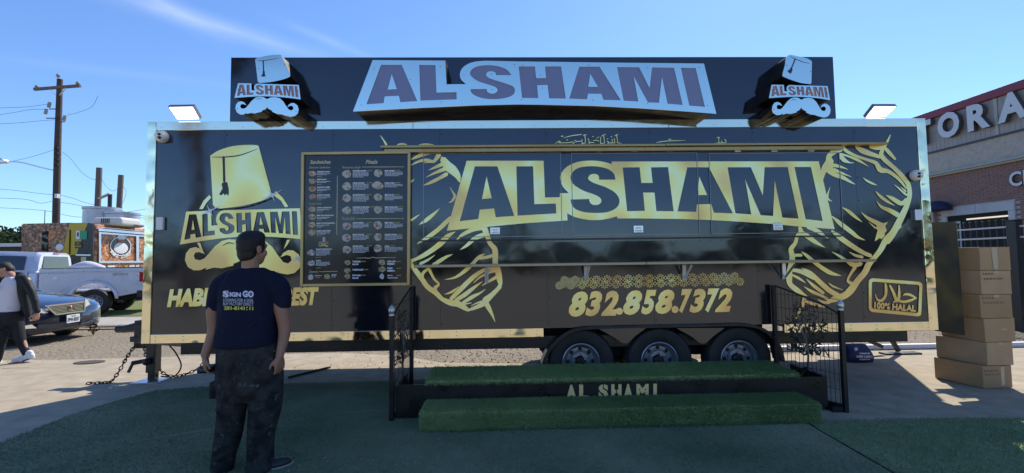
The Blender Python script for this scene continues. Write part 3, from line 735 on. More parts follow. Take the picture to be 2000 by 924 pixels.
for i, s_ in enumerate(([(878, 560, 10), (884, 600, 22), (880, 660, 22), (850, 700, 24), (815, 696, 16), (795, 650, 5)], [(915, 578, 14), (940, 625, 22), (965, 690, 24), (975, 712, 14)], [(990, 576, 10), (992, 640, 20), (985, 690, 22), (945, 714, 10)], [(1025, 660, 6), (1045, 650, 18), (1085, 656, 20), (1132, 682, 10)], [(1130, 682, 12), (1085, 700, 20), (1030, 712, 20), (985, 702, 18)])):
    stroke(st, S4([s_])[0] if False else S4(s_), YP - i * .0001)
text_map(st, '100% HALAL', quad_fn(*S4([(788, 712), (1130, 742), (1128, 796), (786, 766)]), YP), .05)
st.build('halal_stamp', GOLD, T, recalc=False)
# calligraphy above the awning rail
B = Z(1080, 260, 5.556); ca = MB()
for i, s_ in enumerate((
    [(92, 35, 12), (108, 33, 12)], [(115, 52, 4), (200, 30, 9), (312, 14, 7)], [(18, 119, 3), (45, 100, 6), (68, 88, 9), (80, 98, 9), (62, 106, 5)], [(62, 106, 8), (120, 106, 8), (170, 104, 8), (215, 95, 9)], [(150, 72, 9), (160, 76, 9)], [(235, 78, 7), (262, 92, 9), (300, 88, 8)], [(215, 112, 8), (240, 100, 8)],
    [(318, 70, 7), (312, 92, 8), (322, 108, 5)], [(345, 20, 9), (350, 66, 8), (352, 112, 6)], [(330, 28, 9), (348, 18, 9), (366, 20, 5)], [(305, 118, 5), (332, 112, 8), (352, 105, 7)], [(378, 60, 7), (392, 84, 8), (388, 108, 7)], [(390, 112, 8), (420, 100, 9), (445, 106, 8)], [(425, 40, 8), (440, 36, 8)], [(440, 82, 8), (470, 78, 9), (500, 88, 8)], [(470, 60, 5), (500, 40, 7)],
    [(520, 42, 8), (516, 80, 8), (518, 112, 6)], [(550, 30, 9), (556, 70, 8), (560, 112, 6)], [(530, 34, 8), (552, 18, 9), (575, 16, 5)], [(512, 112, 8), (540, 112, 8), (560, 108, 7)], [(588, 90, 9), (604, 100, 9), (596, 112, 8)], [(600, 108, 8), (640, 106, 8), (668, 108, 7)], [(640, 66, 8), (648, 106, 7)], [(664, 58, 8), (672, 108, 7)], [(628, 44, 7), (640, 36, 7)], [(690, 28, 9), (698, 68, 8), (704, 108, 6)], [(672, 30, 8), (690, 20, 9), (708, 14, 5)], [(690, 98, 6), (716, 108, 9), (748, 117, 3)], [(583, 66, 6), (600, 62, 6)],
    [(1118, 105, 3), (1180, 92, 8), (1270, 84, 9), (1350, 82, 8), (1438, 79, 4)], [(1255, 68, 8), (1282, 66, 8)],
    [(1600, 121, 3), (1700, 116, 7), (1780, 110, 9), (1830, 106, 9), (1872, 104, 8), (1876, 84, 9), (1860, 66, 6)], [(1796, 80, 8), (1802, 106, 7)], [(1830, 82, 8), (1838, 104, 7)], [(1782, 48, 8), (1808, 46, 8)], [(1790, 66, 6), (1812, 62, 6)])):
    stroke(ca, B(s_), YP - i * .00004, 3)
    if i in (34, 36): ca.build('arabic_calligraphy', GOLD, T, recalc=False); ca = MB()
ca.build('arabic_calligraphy', GOLD, T, recalc=False)
# band of interlaced stars
bd = MB()
def ring_px(cx, cy, r0, am, n, k, wd, ph=0):
    o_, i_ = [], []
    for q in range(n):
        a = 2 * math.pi * q / n; r_ = r0 + am * math.cos(k * a + ph)
        o_.append((cx + (r_ + wd / 2) * math.cos(a), cy + (r_ + wd / 2) * math.sin(a))); i_.append((cx + (r_ - wd / 2) * math.cos(a), cy + (r_ - wd / 2) * math.sin(a)))
    n0 = len(o_); bd.add([on_y(x, y, YP - .0001 * (cx % 3)) for x, y in o_ + i_], [(q, (q + 1) % n0, n0 + (q + 1) % n0, n0 + q) for q in range(n0)])
for i in range(17):
    for (x0, y0, x1, y1) in ((213, 135, 1875, 98), (163, 190, 1927, 152)):
        cx, cy = 1060 + (x0 + (x1 - x0) * i / 16) / 5, 520 + (y0 + (y1 - y0) * i / 16) / 5
        ring_px(cx, cy, 6.4, 1.3, 32, 8, 1.1); ring_px(cx, cy, 3.2, .5, 16, 8, .9, math.pi)
        if i < 16: ring_px(cx + 10.4, cy + (-.2), 3.0, .8, 16, 4, .8)
bd.build('star_pattern_band', GOLD, T, recalc=False)

# ---- serving hatches, awning rail, counter
HM = mat('hatch_edge', (0.22, 0.22, 0.24), 0.25, 0.7)
for (x0, x1, lxp, ly) in ((827, 1098, 967, 451), (1115, 1366, 1247, 447.5), (1383, 1646, 1520, 442.5)):
    h = MB(); yt = 300.5 - (x0 - 830) * .001; yb = 465 - (x0 - 830) * .013
    a, b = on_y(x0, yt, YF), on_y(x1, yb - (x1 - x0) * .013, YF)
    h.box(a.x, b.x, YF - .004, YF, b.z, a.z)
    ho = h.build('serving_hatch', BLACK_WRAP, T)
    e = MB(); w_ = .007
    for (u0, u1, v0, v1) in ((a.x, b.x, a.z - w_, a.z), (a.x, b.x, b.z, b.z + w_), (a.x, a.x + w_, b.z + w_, a.z - w_), (b.x - w_, b.x, b.z + w_, a.z - w_)):
        e.box(u0, u1, YF - .0125, YF - .004, v0, v1)
    e.build('edge_trim', HM, ho)
    lo = on_y(lxp, ly, YF - .02)
    lt_ = MB().box(lo.x - .054, lo.x + .054, YF - .022, YF - .004, lo.z - .042, lo.z + .042).build('latch', STEEL, ho, bevel=.006)
    k_ = MB().box(lo.x - .04, lo.x + .04, YF - .027, YF - .022, lo.z - .028, lo.z - .008); k_.box(lo.x - .03, lo.x + .03, YF - .03, YF - .022, lo.z + .005, lo.z + .02)
    k_.build('latch_handle', WHITE_PL, ho)
    for fx in (.22, .5, .78):
        hx = a.x + (b.x - a.x) * fx
        MB().box(hx - .035, hx + .035, YF - .02, YF - .004, a.z + .012, a.z + .024).build('hinge', ALU, ho)
a, b = on_y(815, 476, YF), on_y(1640, 505, YF)
MB().box(a.x, b.x, YF - .003, YF, b.z, a.z).build('lower_sheet', RIPPLED, T)
lip = MB(); a, b = on_y(822, 470, YF), on_y(1640, 461, YF)
lip.box(a.x, b.x, YF - .03, YF, a.z - .012, a.z + .004); lip.build('hatch_sill', BLACK_PAINT, T)
ls = MB()
for k in range(34): ls.ell((a.x + .1 + k * .135 + rnd.uniform(-.02, .02), YF - .002, a.z - .035), (.006, .004, .006), 5)
tag(ls.build('rivet', BLACK_PAINT, T), kind='stuff')
a, b = on_y(743, 284, YF - .09), on_y(1652, 289, YF - .09)
MB().box(a.x, on_y(1300, 284, YF - .09).x, YF - .095, YF, a.z - .026, a.z).box(a.x + .03, b.x, YF - .06, YF, a.z - .07, a.z - .028).build('awning_rail', RAIL_BRONZE, T, bevel=.004)
MB().box(on_y(1301, 284, YF - .09).x, on_y(1735, 284, YF - .09).x, YF - .09, YF, a.z - .022, a.z + .003).build('awning_rail', RAIL_BRONZE, T, bevel=.004)
zc = on_y(810, 521, YF - .26).z
for (u0, u1) in ((808, 1262), (1263, 1712)):
    MB().box(on_y(u0, 520, YF - .26).x, on_y(u1, 512, YF - .26).x, YF - .26, YF - .012, zc - .012, zc + .018).build('counter_shelf', mat('counter_edge', (0.36, 0.30, 0.2), 0.3, 0.7) if u0 == 808 else bpy.data.materials['counter_edge'], T, bevel=.004)
for px in (950, 1147, 1342, 1540):
    x = on_y(px, 535, YF - .1).x; k_ = MB()
    k_.bar((x, YF - .02, zc - .02), (x, YF - .02, zc - .19), .04, .02); k_.bar((x, YF - .03, zc - .18), (x, YF - .22, zc - .025), .018, .014)
    k_.build('shelf_bracket', WHITE_PL if px != 1540 else ALU, T)
# fittings
def dome_cam(px, py, r_):
    c_ = on_y(px, py, YF); ax = ((EYE - c_).normalized() + Vector((0, -1, 0))).normalized(); M = ax.to_track_quat('Z', 'Y').to_matrix().to_4x4(); M.translation = c_
    o = MB().lathe([(r_ * 1.02, .0), (r_ * 1.02, .02), (r_ * .98, .035), (r_ * .9, .055), (r_ * .72, .078), (r_ * .45, .094), (r_ * .2, .1), (.001, .101)], 24, M).build('security_camera', WHITE_PL, T, auto=40)
    lc = c_ + ax * .094; uz = (Vector((0, 0, 1)) - ax * ax.z).normalized(); k_ = MB().ell(lc + uz * r_ * .22, (r_ * .24, .018, r_ * .22), 8); k_.ell(lc - uz * r_ * .28, (r_ * .26, .018, r_ * .24), 8)
    k_.build('lens', BLACK_PAINT, o, smooth=True)
dome_cam(318, 267.5, .066); dome_cam(1787, 343, .062)
c_ = on_y(315.5, 437, YF); MB().box(c_.x - .037, c_.x + .037, YF - .035, YF, c_.z - .07, c_.z + .07).build('junction_box', WHITE_PL, T, bevel=.008)
c_ = on_y(1790, 420, YF); MB().box(c_.x - .04, c_.x + .045, YF - .03, YF, c_.z - .06, c_.z + .06).build('junction_box', ALU, T, bevel=.004)

LAMP = mat('lamp_panel', (0.9, 0.9, 0.9), 0.3, emit=((1.0, 0.99, 0.97), 2.6))
def flood(tl, tr, br, bl, foot, yt, yb):
    P = [on_y(*tl, yt), on_y(*tr, yt), on_y(*br, yb), on_y(*bl, yb)]
    nrm = (P[1] - P[0]).cross(P[3] - P[0]).normalized()
    if nrm.y > 0: nrm = -nrm
    o = MB().poly(P, (), tuple(-nrm * .04)).build('floodlight', mat('lamp_housing', (.16, .15, .16), .45) if 'lamp_housing' not in bpy.data.materials else bpy.data.materials['lamp_housing'], T)
    cen = sum(P, Vector()) / 4
    MB().poly([cen + (p - cen) * .93 + nrm * .004 for p in P]).build('lamp_panel', LAMP, o)
    rb = MB()
    for k in range(1, 7):
        t = k / 7; a_ = cen + (P[0].lerp(P[3], t) - cen) * .93 + nrm * .006; b_ = cen + (P[1].lerp(P[2], t) - cen) * .93 + nrm * .006
        rb.bar(a_, b_, .003)
    rb.build('lens_ridge', WHITE_PL, o)
    f = on_y(*foot, 4.99); br_ = MB().tube([cen - nrm * .05, (f.x, 5.0, f.z + .03), (f.x, 5.0, ZT - .01)], .011, 6); br_.box(f.x - .06, f.x + .06, 4.96, 5.04, ZT - .012, ZT + .006)
    br_.build('bracket', ALU, o)
flood((328, 208.5), (377.5, 207.7), (391.5, 232.7), (346, 234), (366, 240), 4.86, 4.98)
flood((1707, 207), (1752, 207), (1730, 228), (1689, 230), (1712, 232), 4.86, 4.98)

# ---- roof sign
YS = 4.955; YQ = YS - .27
RETURN = mat('sign_return', (0.020, 0.016, 0.014), 0.4, 0.0, .3, rvar=(6, .3, .55))
LETTER = mat('violet_acrylic', (0.20, 0.22, 0.36), 0.12, 0, 0.6, coat=.3)
LETTER_O = mat('orange_lit_acrylic', (0.56, 0.27, 0.18), 0.25, 0, 0.5, var=(9, (0.26, 0.19, 0.30), 0.22))
q4 = [on_y(451.5, 112.5, YS), on_y(1626, 114, YS), on_y(1634, 236, YS), on_y(448, 239, YS)]
xl_, xr_, zt_ = q4[0].x, (q4[1].x + q4[2].x) / 2, q4[0].z
SB = MB().box(xl_, xr_, YS, YS + .07, ZT + .002, zt_).build('roof_sign', BLACK_WRAP, T)
for k in range(6):
    x = xl_ + .3 + k * (xr_ - xl_ - .6) / 5
    MB().bar((x, YS + .06, ZT + .6), (x, YS + .8, ZT - .005), .04).build('sign_brace', BLACK_PAINT, T)
def scale_about(pts, f):
    cx, cy = sum(p[0] for p in pts) / len(pts), sum(p[1] for p in pts) / len(pts)
    return [(cx + (x - cx) * f, cy + (y - cy) * f) for x, y in pts]
def sign_plate(outer, letters=(), lm=None, ret=True, nm='sign_plate'):
    face_poly(MB(), outer, YQ, [l[0] for l in letters], (0, .008, 0)).build(nm, SIGN_MIRROR, SB)
    if letters:
        for l, c_ in letters:
            if c_: face_poly(MB(), c_, YQ, (), (0, .008, 0)).build('letter_counter', SIGN_MIRROR, SB)
        for l, c_ in letters:
            face_poly(MB(), scale_about(l, 1.01), YQ + .010, (), (0, .005, 0)).build('letter', lm, SB)
    # the box behind the plate
    rr = [on_y(x, y, YQ + .0155) for x, y in outer]; cen = sum(rr, Vector()) / len(rr)
    MB().poly([cen + (p - cen) * .985 for p in rr], (), (0, YS - YQ - .017, 0)).build('sign_return', RETURN, SB)
sign_plate(sign_frame, sign_letters, LETTER)
U1, U2 = Z(440, 100, 6.6), Z(1480, 100, 6.6)
fez1 = U1(arc_s([(385, 108), (420, 85), (520, 62), (620, 48), (705, 45)]) + [(722, 52), (838, 310), (832, 328)] + arc_s([(820, 336), (740, 365), (600, 395), (450, 410)]) + [(428, 402), (418, 385)])
fez2 = U2([(390, 55), (412, 47)] + arc_s([(430, 47), (540, 70), (640, 95), (695, 128)]) + [(698, 140), (692, 408)] + arc_s([(680, 425), (560, 410), (430, 370), (325, 327)]) + [(318, 312), (320, 290), (350, 180), (370, 80)])
f1 = bil(sign_q, U1([(165, 412), (948, 435), (970, 622), (118, 602)]))
f3 = bil(sign_q, U2([(178, 432), (900, 450), (932, 628), (145, 605)]))
mirr = lambda q: (185 + (q[0] - 130) * (755 / 815), q[1] + 9)
for fz, fm, mu in ((fez1, f1, U1(moustache(lambda q: q))), (fez2, f3, U2(moustache(mirr)))):
    sign_plate(fz, nm='fez_plate')
    sign_plate(fm(sign_frame), [(fm(l), fm(c_) if c_ else None) for l, c_ in sign_letters], LETTER_O, nm='name_plate')
    sign_plate(mu, nm='moustache_plate')
SDP = mat('sign_dark_print', (.03, .035, .06), .3)
for U, ln, cord, tas in ((U1, [(415, 120, 4), (480, 122, 7), (560, 112, 7), (700, 88, 3)], [(489, 122, 16), (491, 190, 15), (493, 262, 17)], [(478, 260), (512, 260), (508, 285), (520, 330), (505, 322), (490, 332), (475, 322), (456, 326), (482, 290)]), (U2, [(412, 68, 4), (480, 98, 8), (580, 138, 8), (668, 158, 4)], [(482, 100, 18), (460, 160, 16), (436, 216, 17)], [(420, 212), (448, 220), (448, 246), (430, 290), (405, 280), (380, 252), (415, 235)])):
    tp = MB(); stroke(tp, U(ln), YQ - .0006); stroke(tp, U(cord), YQ - .0008); face_poly(tp, U(tas), YQ - .001); tp.build('tassel', SDP, SB, recalc=False)
for U in (U1, U2):
    d = 0 if U is U1 else 12
    tp = MB(); stroke(tp, U([(400 + d * 2, 625 + d, 3), (435 + d * 2, 612 + d, 7), (478 + d * 2, 620 + d, 3)]), YQ - .0006); tp.build('moustache_line', SDP, SB, recalc=False)
tp = MB()
for (px, py) in [(731, 134), (860, 130), (801, 155), (706, 205), (862, 199), (906, 146), (960, 145), (961, 175), (1005, 126), (1021, 127), (1056, 147), (1059, 172), (1018, 195), (1150, 127), (1264, 132), (1249, 139), (1365, 132), (1382, 206), (1265, 202), (1158, 196), (505, 134), (555, 126), (465, 175), (582, 178), (464, 212), (578, 218), (1537, 128), (1583, 140), (1508, 176), (1616, 182), (1512, 214)]:
    face_poly(tp, disc_px(px, py, .9, 8), YQ - .0012)
tag(tp.build('bolt', SDP, SB, recalc=False), kind='stuff')
LED = mat('orange_led', (.8, .35, .1), .4, emit=((1.0, .5, .2), 1.4))
ld = MB()
for px, py in ((494, 233), (524, 226), (511, 232), (563, 229), (587, 228), (591, 232), (597, 187), (1489, 186), (1505, 231), (1360, 239)):
    p = on_y(px, py, YS - .012); ld.ell(p, (.008, .006, .008), 6)
ld.build('indicator_led', LED, SB)
# black fold-out panel at the tail end
PANEL = mat('panel_black_gold', (0.010, 0.010, 0.010), 0.35, 0, .3, var=(2.2, (0.09, 0.062, 0.012), 0.10, 2))
pp = [on_y(1818, 434, 5.0), on_y(1868, 433, 5.0), on_y(1885, 655, 5.0), on_y(1831, 647, 5.0)]
MB().poly(pp, (), (0, .035, 0)).build('end_panel', PANEL, T, bevel=.004, seg=1)
# ------------------------------------------------------------------ menu board on the trailer side
MQ = [(588, 297), (801.5, 294.5), (800, 557.5), (585.5, 560)]
YM = YF - .05
def inset(q, d):
    return [(q[0][0] + d, q[0][1] + d), (q[1][0] - d, q[1][1] + d), (q[2][0] - d, q[2][1] - d), (q[3][0] + d, q[3][1] - d)]
MENU_BACK = mat('menu_panel_black', (0.014, 0.014, 0.016), 0.12, 0, .6, rvar=(3, .08, .2))
MN = MB(); face_poly(MN, inset(MQ, 3), YM + .012, (), (0, .03, 0)); MN = MN.build('menu_board', MENU_BACK, T)
fr = [MQ, inset(MQ, 5.4)]
for i in range(4):
    j = (i + 1) % 4
    face_poly(MB(), [fr[0][i], fr[0][j], fr[1][j], fr[1][i]], YM - .012, (), (0, .06, 0)).build('frame', GOLD_FRAME, MN, bevel=.003, seg=1)
YT = YM + .0105
G1, G2, G3, G4 = Z(590, 290, 6.6), Z(590, 420, 6.6), Z(690, 290, 6.6), Z(690, 420, 6.6)
mw, my_, mg = MB(), MB(), MB()      # white print, price print, gold print
pics = []
def line(G, x, y, s_, w_, h, mb, bold=.03, shear=0.0):
    (px, py), = G([(x, y)]); text_px(mb, s_, px, py, w_ / 6.6, h / 6.6, YT, bold, shear, -.006)
def body(G, x, y, w_, n, st=14):
    r_ = random.Random(int(x * 31 + y * 7))
    for k in range(n):
        xx = x; end = x + w_ * (1 if k < n - 1 else r_.uniform(.5, .85))
        while xx < end:
            l_ = min(r_.uniform(9, 34), end - xx)
            a = G([(xx, y + k * st), (xx + l_, y + k * st), (xx + l_, y + k * st + 6.5), (xx, y + k * st + 6.5)])
            face_poly(mw, a, YT); xx += l_ + 5
def pic(G, x, y, w_, h, kind):
    (px, py), = G([(x, y)]); pics.append((px, py, w_ / 6.6, h / 6.6, kind))
line(G1, 102, 150, 'Sandwiches', 268, 50, mg, .02, .3)
line(G1, 92, 232, 'Shawarma Sandwiches', 272, 26, mg, .0, .3)
for i, (t_, n_) in enumerate((('CHICKEN WRAP', 2), ('BEEF WRAP', 2), ('SHAWETTA BEEF', 2), ('SHAWETTA CHICKEN', 2))):
    y = 292 + i * 100; line(G1, 193, y, t_, 165 if i != 1 else 122, 18, mw, .06); body(G1, 193, y + 30, 175, n_); line(G1, 193, y + 64, '$10.99', 62, 16, my_, .03)
    pic(G1, 132, y + 30, 106, 80, 'wrap' if i < 2 else 'roll')
line(G1, 90, 700, 'Turkish Grill', 160, 26, mg, .0, .3)
for i, (t_, n_, w_) in enumerate((('ADANA SANDWICH', 2, 190), ('BEEF TIKKA SANDWICH', 2, 215))):
    y = 755 + i * 100; line(G1, 190, y, t_, w_, 18, mw, .06); body(G1, 190, y + 30, 165, n_); line(G1, 190, y + 62, '$12.99', 60, 15, my_, .03); pic(G1, 130, y + 30, 104, 86, 'kebab')
for i, (t_, w_) in enumerate((('SHISH TAWOOK SANDWICH', 232), ('LIVER SANDWICH', 182))):
    y = 97 + i * 100; line(G2, 187, y, t_, w_, 18, mw, .06); body(G2, 187, y + 30, 170, 2); line(G2, 187, y + 62, '$12.99', 60, 15, my_, .03); pic(G2, 128, y + 28, 104, 86, 'kebab')
line(G2, 178, 432, 'ITALIAN SHAWARMA', 206, 18, mw, .06); body(G2, 178, 458, 180, 5); line(G2, 178, 540, '$11.99', 62, 15, my_, .03); pic(G2, 116, 488, 104, 84, 'plate')
line(G2, 178, 580, 'PASTA', 66, 18, mw, .06); body(G2, 178, 605, 180, 4); line(G2, 178, 676, '$10.99', 60, 15, my_, .03); pic(G2, 120, 622, 100, 80, 'plate')
line(G2, 90, 712, 'Desserts', 118, 34, mg, .0, .3)
line(G2, 165, 774, 'BAKLAVA', 90, 13, mw, .05); line(G2, 175, 798, '$4.99', 56, 13, my_, .03); pic(G2, 112, 804, 80, 80, 'white')
line(G2, 378, 764, 'CHEESE', 68, 12, mw, .05); line(G2, 378, 780, 'KUNAFA', 60, 11, mw, .05); line(G2, 378, 798, '$7.99', 54, 13, my_, .03); pic(G2, 324, 796, 84, 70, 'green')
for (G, x0, x1, y) in ((G2, 220, 455, 730), (G3, 112, 660, 240), (G3, 38, 655, 906)):
    stroke(mg, G([(x0, y, 6), ((x0 + x1) / 2, y - 1.5, 7), (x1, y - 3, 5)]), YT)
stroke(mg, G1([(455, 350, 6), (452, 640, 8), (449, 924, 8)]) , YT); stroke(mg, G2([(449, 60, 8), (448, 160, 8), (447, 255, 6)]), YT)
stroke(mg, G4([(40, 556, 5), (150, 552, 7), (200, 558, 8), (250, 545, 7), (300, 553, 7), (400, 549, 7), (550, 550, 4)]), YT)
line(G3, 158, 146, 'Meals', 155, 52, mg, .02, .3)
line(G1, 516, 230, 'Shawarma Arabi', 240, 28, mg, .0, .3)
rows = [(G1, G3, 288, 'CHICKEN ARABIC', 'BEEF ARABIC', 5, 4), (G1, G3, 446, 'ARABI DOUBLE', 'FAMILY MEAL', 5, 3), (G1, G3, 598, 'CHICKEN SALAD', 'BEEF SALAD', 5, 4), (G1, G3, 757, 'CHICKEN OVER RICE', 'BEEF OVER RICE', 5, 4),
        (G2, G4, 100, 'ADANA KEBAB', 'BEEF TIKKA', 4, 4), (G2, G4, 252, 'SHISH TAWOOK', 'GRILLED WINGS', 4, 4), (G2, G4, 402, 'MIXED GRILL', 'LIVER', 5, 4)]
for i, (Ga, Gb, y, ta, tb, na, nb) in enumerate(rows):
    wa = 12.6 * len(ta); wb = 11.8 * len(tb)
    line(Ga, 652, y - 9, ta, wa, 18, mw, .06); line(Ga, 652 + 168 + 12 + max(0, wa - 168), y - 11, '$14.99', 62, 16, my_, .03); body(Ga, 652, y + 14, 206, na, 15.5)
    line(Gb, 405, y - 9, tb, wb, 18, mw, .06); line(Gb, 405 + wb + 10, y - 11, '$15.99', 62, 16, my_, .03); body(Gb, 405, y + 14, 232, nb, 15.5)
    pic(Ga, 575, y + 42, 124, 112, 'box' if i < 4 else 'grill'); pic(Gb, 318 if i != 1 else 315, y + 30, 120 if i != 1 else 160, 108, 'box' if i < 4 else 'grill')
line(G2, 516, 30, 'Turkish Grill', 165, 34, mg, .0, .3)
for i, (a, b_, y) in enumerate((('TURKISH', 'SALAD', 590), ('TABBOULEH', None, 695), ('FATTOUSH', 'SALAD', 768))):
    line(G2, 648, y, a, 108 if b_ else 140, 22, mw, .06); line(G2, 648 + (118 if b_ else 152), y + 2, '$7.99', 52, 16, my_, .03)
    if b_: line(G2, 648, y + 34, b_, 80, 22, mw, .06)
    pic(G2, 586, y + 22, 88, 74, 'salad')
for i, (a, b_, y) in enumerate((('GRILLED', 'KIBBEH', 588), ('FRIED', 'KIBBEH', 676), ('Ayran', 'Yogurt Drink', 768))):
    line(G4, 436, y, a, 110 if i == 0 else 72, 22, mw, .05); line(G4, 436, y + 32, b_, 98 if i < 2 else 138, 22, mw, .05); line(G4, 560, y + 4, '$6.99', 52, 16, my_, .03)
    pic(G4, 370, y + 24, 100 if i < 2 else 66, 80, 'salad' if i < 2 else 'white')
mw.build('menu_wording', PRINT_WHITE, MN, recalc=False); my_.build('price_print', PRINT_YELLOW, MN, recalc=False)
mg.build('heading_print', mat('heading_gold', (.66, .58, .36), .4), MN, recalc=False)
FC = {k: mat('food_' + k, *v) for k, v in dict(bread=((.48, .36, .20), .6), meat=((.22, .10, .05), .6), tom=((.45, .13, .09), .6), rice=((.55, .46, .22), .6), pale=((.55, .50, .46), .6), leaf=((.20, .26, .08), .6), pink=((.48, .24, .24), .6), white=((.62, .62, .64), .6)).items()}
KIND = {'wrap': ('bread', 'meat', 'white', 'bread'), 'roll': ('bread', 'meat', 'tom', 'bread'), 'kebab': ('bread', 'meat', 'white', 'bread'), 'plate': ('white', 'bread', 'tom', 'leaf'), 'white': ('white', 'pale', 'bread', 'white'), 'green': ('rice', 'leaf', 'leaf', 'rice'), 'box': ('pale', 'pink', 'leaf', 'rice'), 'grill': ('pale', 'tom', 'meat', 'bread'), 'salad': ('bread', 'meat', 'leaf', 'bread')}
for i, (px, py, w_, h, kd) in enumerate(pics):
    r_ = random.Random(100 + i); o_ = MB(); a0 = r_.uniform(0, 6)
    pts = [(px + w_ / 2 * math.cos(a) * r_.uniform(.78, 1.05), py + h / 2 * math.sin(a) * r_.uniform(.75, 1.05)) for a in [a0 + 2 * math.pi * k / 11 for k in range(11)]]
    face_poly(o_, pts, YT); po = o_.build('food_picture', FC[KIND[kd][0]], MN, recalc=False)
    mats = KIND[kd][1:]
    for m_ in mats: po.data.materials.append(FC[m_])
    me = po.data; vs = [tuple(v.co) for v in me.vertices]; fs = [tuple(p.vertices) for p in me.polygons]; mi = [0] * len(fs)
    off = WL[MN.name]
    for k in range(9):
        cx, cy = px + r_.uniform(-.32, .32) * w_, py + r_.uniform(-.3, .3) * h; an = r_.uniform(-.9, .2); ra, rb_ = w_ * r_.uniform(.07, .2), h * r_.uniform(.05, .11)
        q = [on_y(cx + ra * math.cos(t) * math.cos(an) - rb_ * math.sin(t) * math.sin(an), cy + ra * math.cos(t) * math.sin(an) + rb_ * math.sin(t) * math.cos(an), YT - .0003 - .00008 * k) - off for t in [2 * math.pi * j / 7 for j in range(7)]]
        n0 = len(vs); vs += [tuple(x) for x in q]; fs.append(tuple(range(n0, n0 + 7))); mi.append(1 + k % 3)
    me.clear_geometry(); me.from_pydata(vs, [], fs); me.update()
    for p, m_ in zip(me.polygons, mi): p.material_index = m_
# little fez emblem with the flag stripes
U = bil([(340, 280), (600, 280), (600, 560), (340, 560)], [(590 + 205 / 6.6, 420 + 270 / 6.6), (590 + 345 / 6.6, 420 + 270 / 6.6), (590 + 345 / 6.6, 420 + 425 / 6.6), (590 + 205 / 6.6, 420 + 425 / 6.6)])
eb = MB(); face_poly(eb, U(Q(mo)), YT); face_poly(eb, U(f2(sign_frame)), YT - .0002, [U(f2(l[0])) for l in sign_letters]); eb.build('menu_emblem', mat('menu_gold', (.6, .5, .2), .4), MN, recalc=False)
for k, (m_, nm) in enumerate(((FC['leaf'], 'green'), (FC['white'], 'white'), (FC['tom'], 'red'))):
    x = 590 + (246 + 21 * k) / 6.6; sb_ = MB(); face_poly(sb_, [(x, 462.5 + .5 * (2 - k)), (x + 3.2, 462.2 + .5 * (2 - k)), (x + 3.4 + .3 * k, 472), (x + .3 * k, 472)], YT); sb_.build('flag_stripe', m_ if k else mat('flag_blue', (.08, .12, .3), .5), MN, recalc=False)
# ------------------------------------------------------------------ entrance steps with railings
ST = thing('entrance_steps', 'black steel steps with two green turf treads, gold stencilled name and wire railings', 'steps', (1.0, 4.6, 0))
GRASS = mat('tread_turf', (0.26, 0.34, 0.14), 0.85, 0, .15, bump=(90, .6), var=(2.5, (0.42, 0.52, 0.22), .22))
GBLADE = mat('tread_blade', (0.31, 0.42, 0.16), 0.7, 0, .2, var=(3.0, (0.32, 0.40, 0.18), .22), var2=(.9, (.17, .26, .10), .15, 4))
yb0 = 4.36                               # front face of the black box
pL, pR = on_y(772, 790, yb0), on_y(1617, 780, yb0)
ztop = on_y(800, 755, yb0).z
fp = MB().box(pL.x, pR.x, yb0, yb0 + .012, .03, ztop).build('front_panel', BLACK_PAINT, ST)
MB().box(pL.x, pL.x + .012, yb0 + .014, 4.90, .03, ztop).build('side_panel', BLACK_PAINT, ST)
MB().box(pR.x - .012, pR.x, yb0 + .014, 4.90, .03, ztop).build('side_panel', BLACK_PAINT, ST)
MB().box(pL.x + .014, pR.x - .014, yb0 + .014, 4.90, .02, .03).build('base_plate', BLACK_MATT, ST)
for (u0, u1, v0, v1) in ((pL.x, pR.x, yb0 - .004, yb0 + .018), (pL.x - .004, pL.x + .018, yb0 + .02, 4.9), (pR.x - .018, pR.x + .004, yb0 + .02, 4.9)):
    MB().box(u0, u1, v0, v1, ztop + .001, ztop + .014).build('edge_rail', BLACK_PAINT, ST)
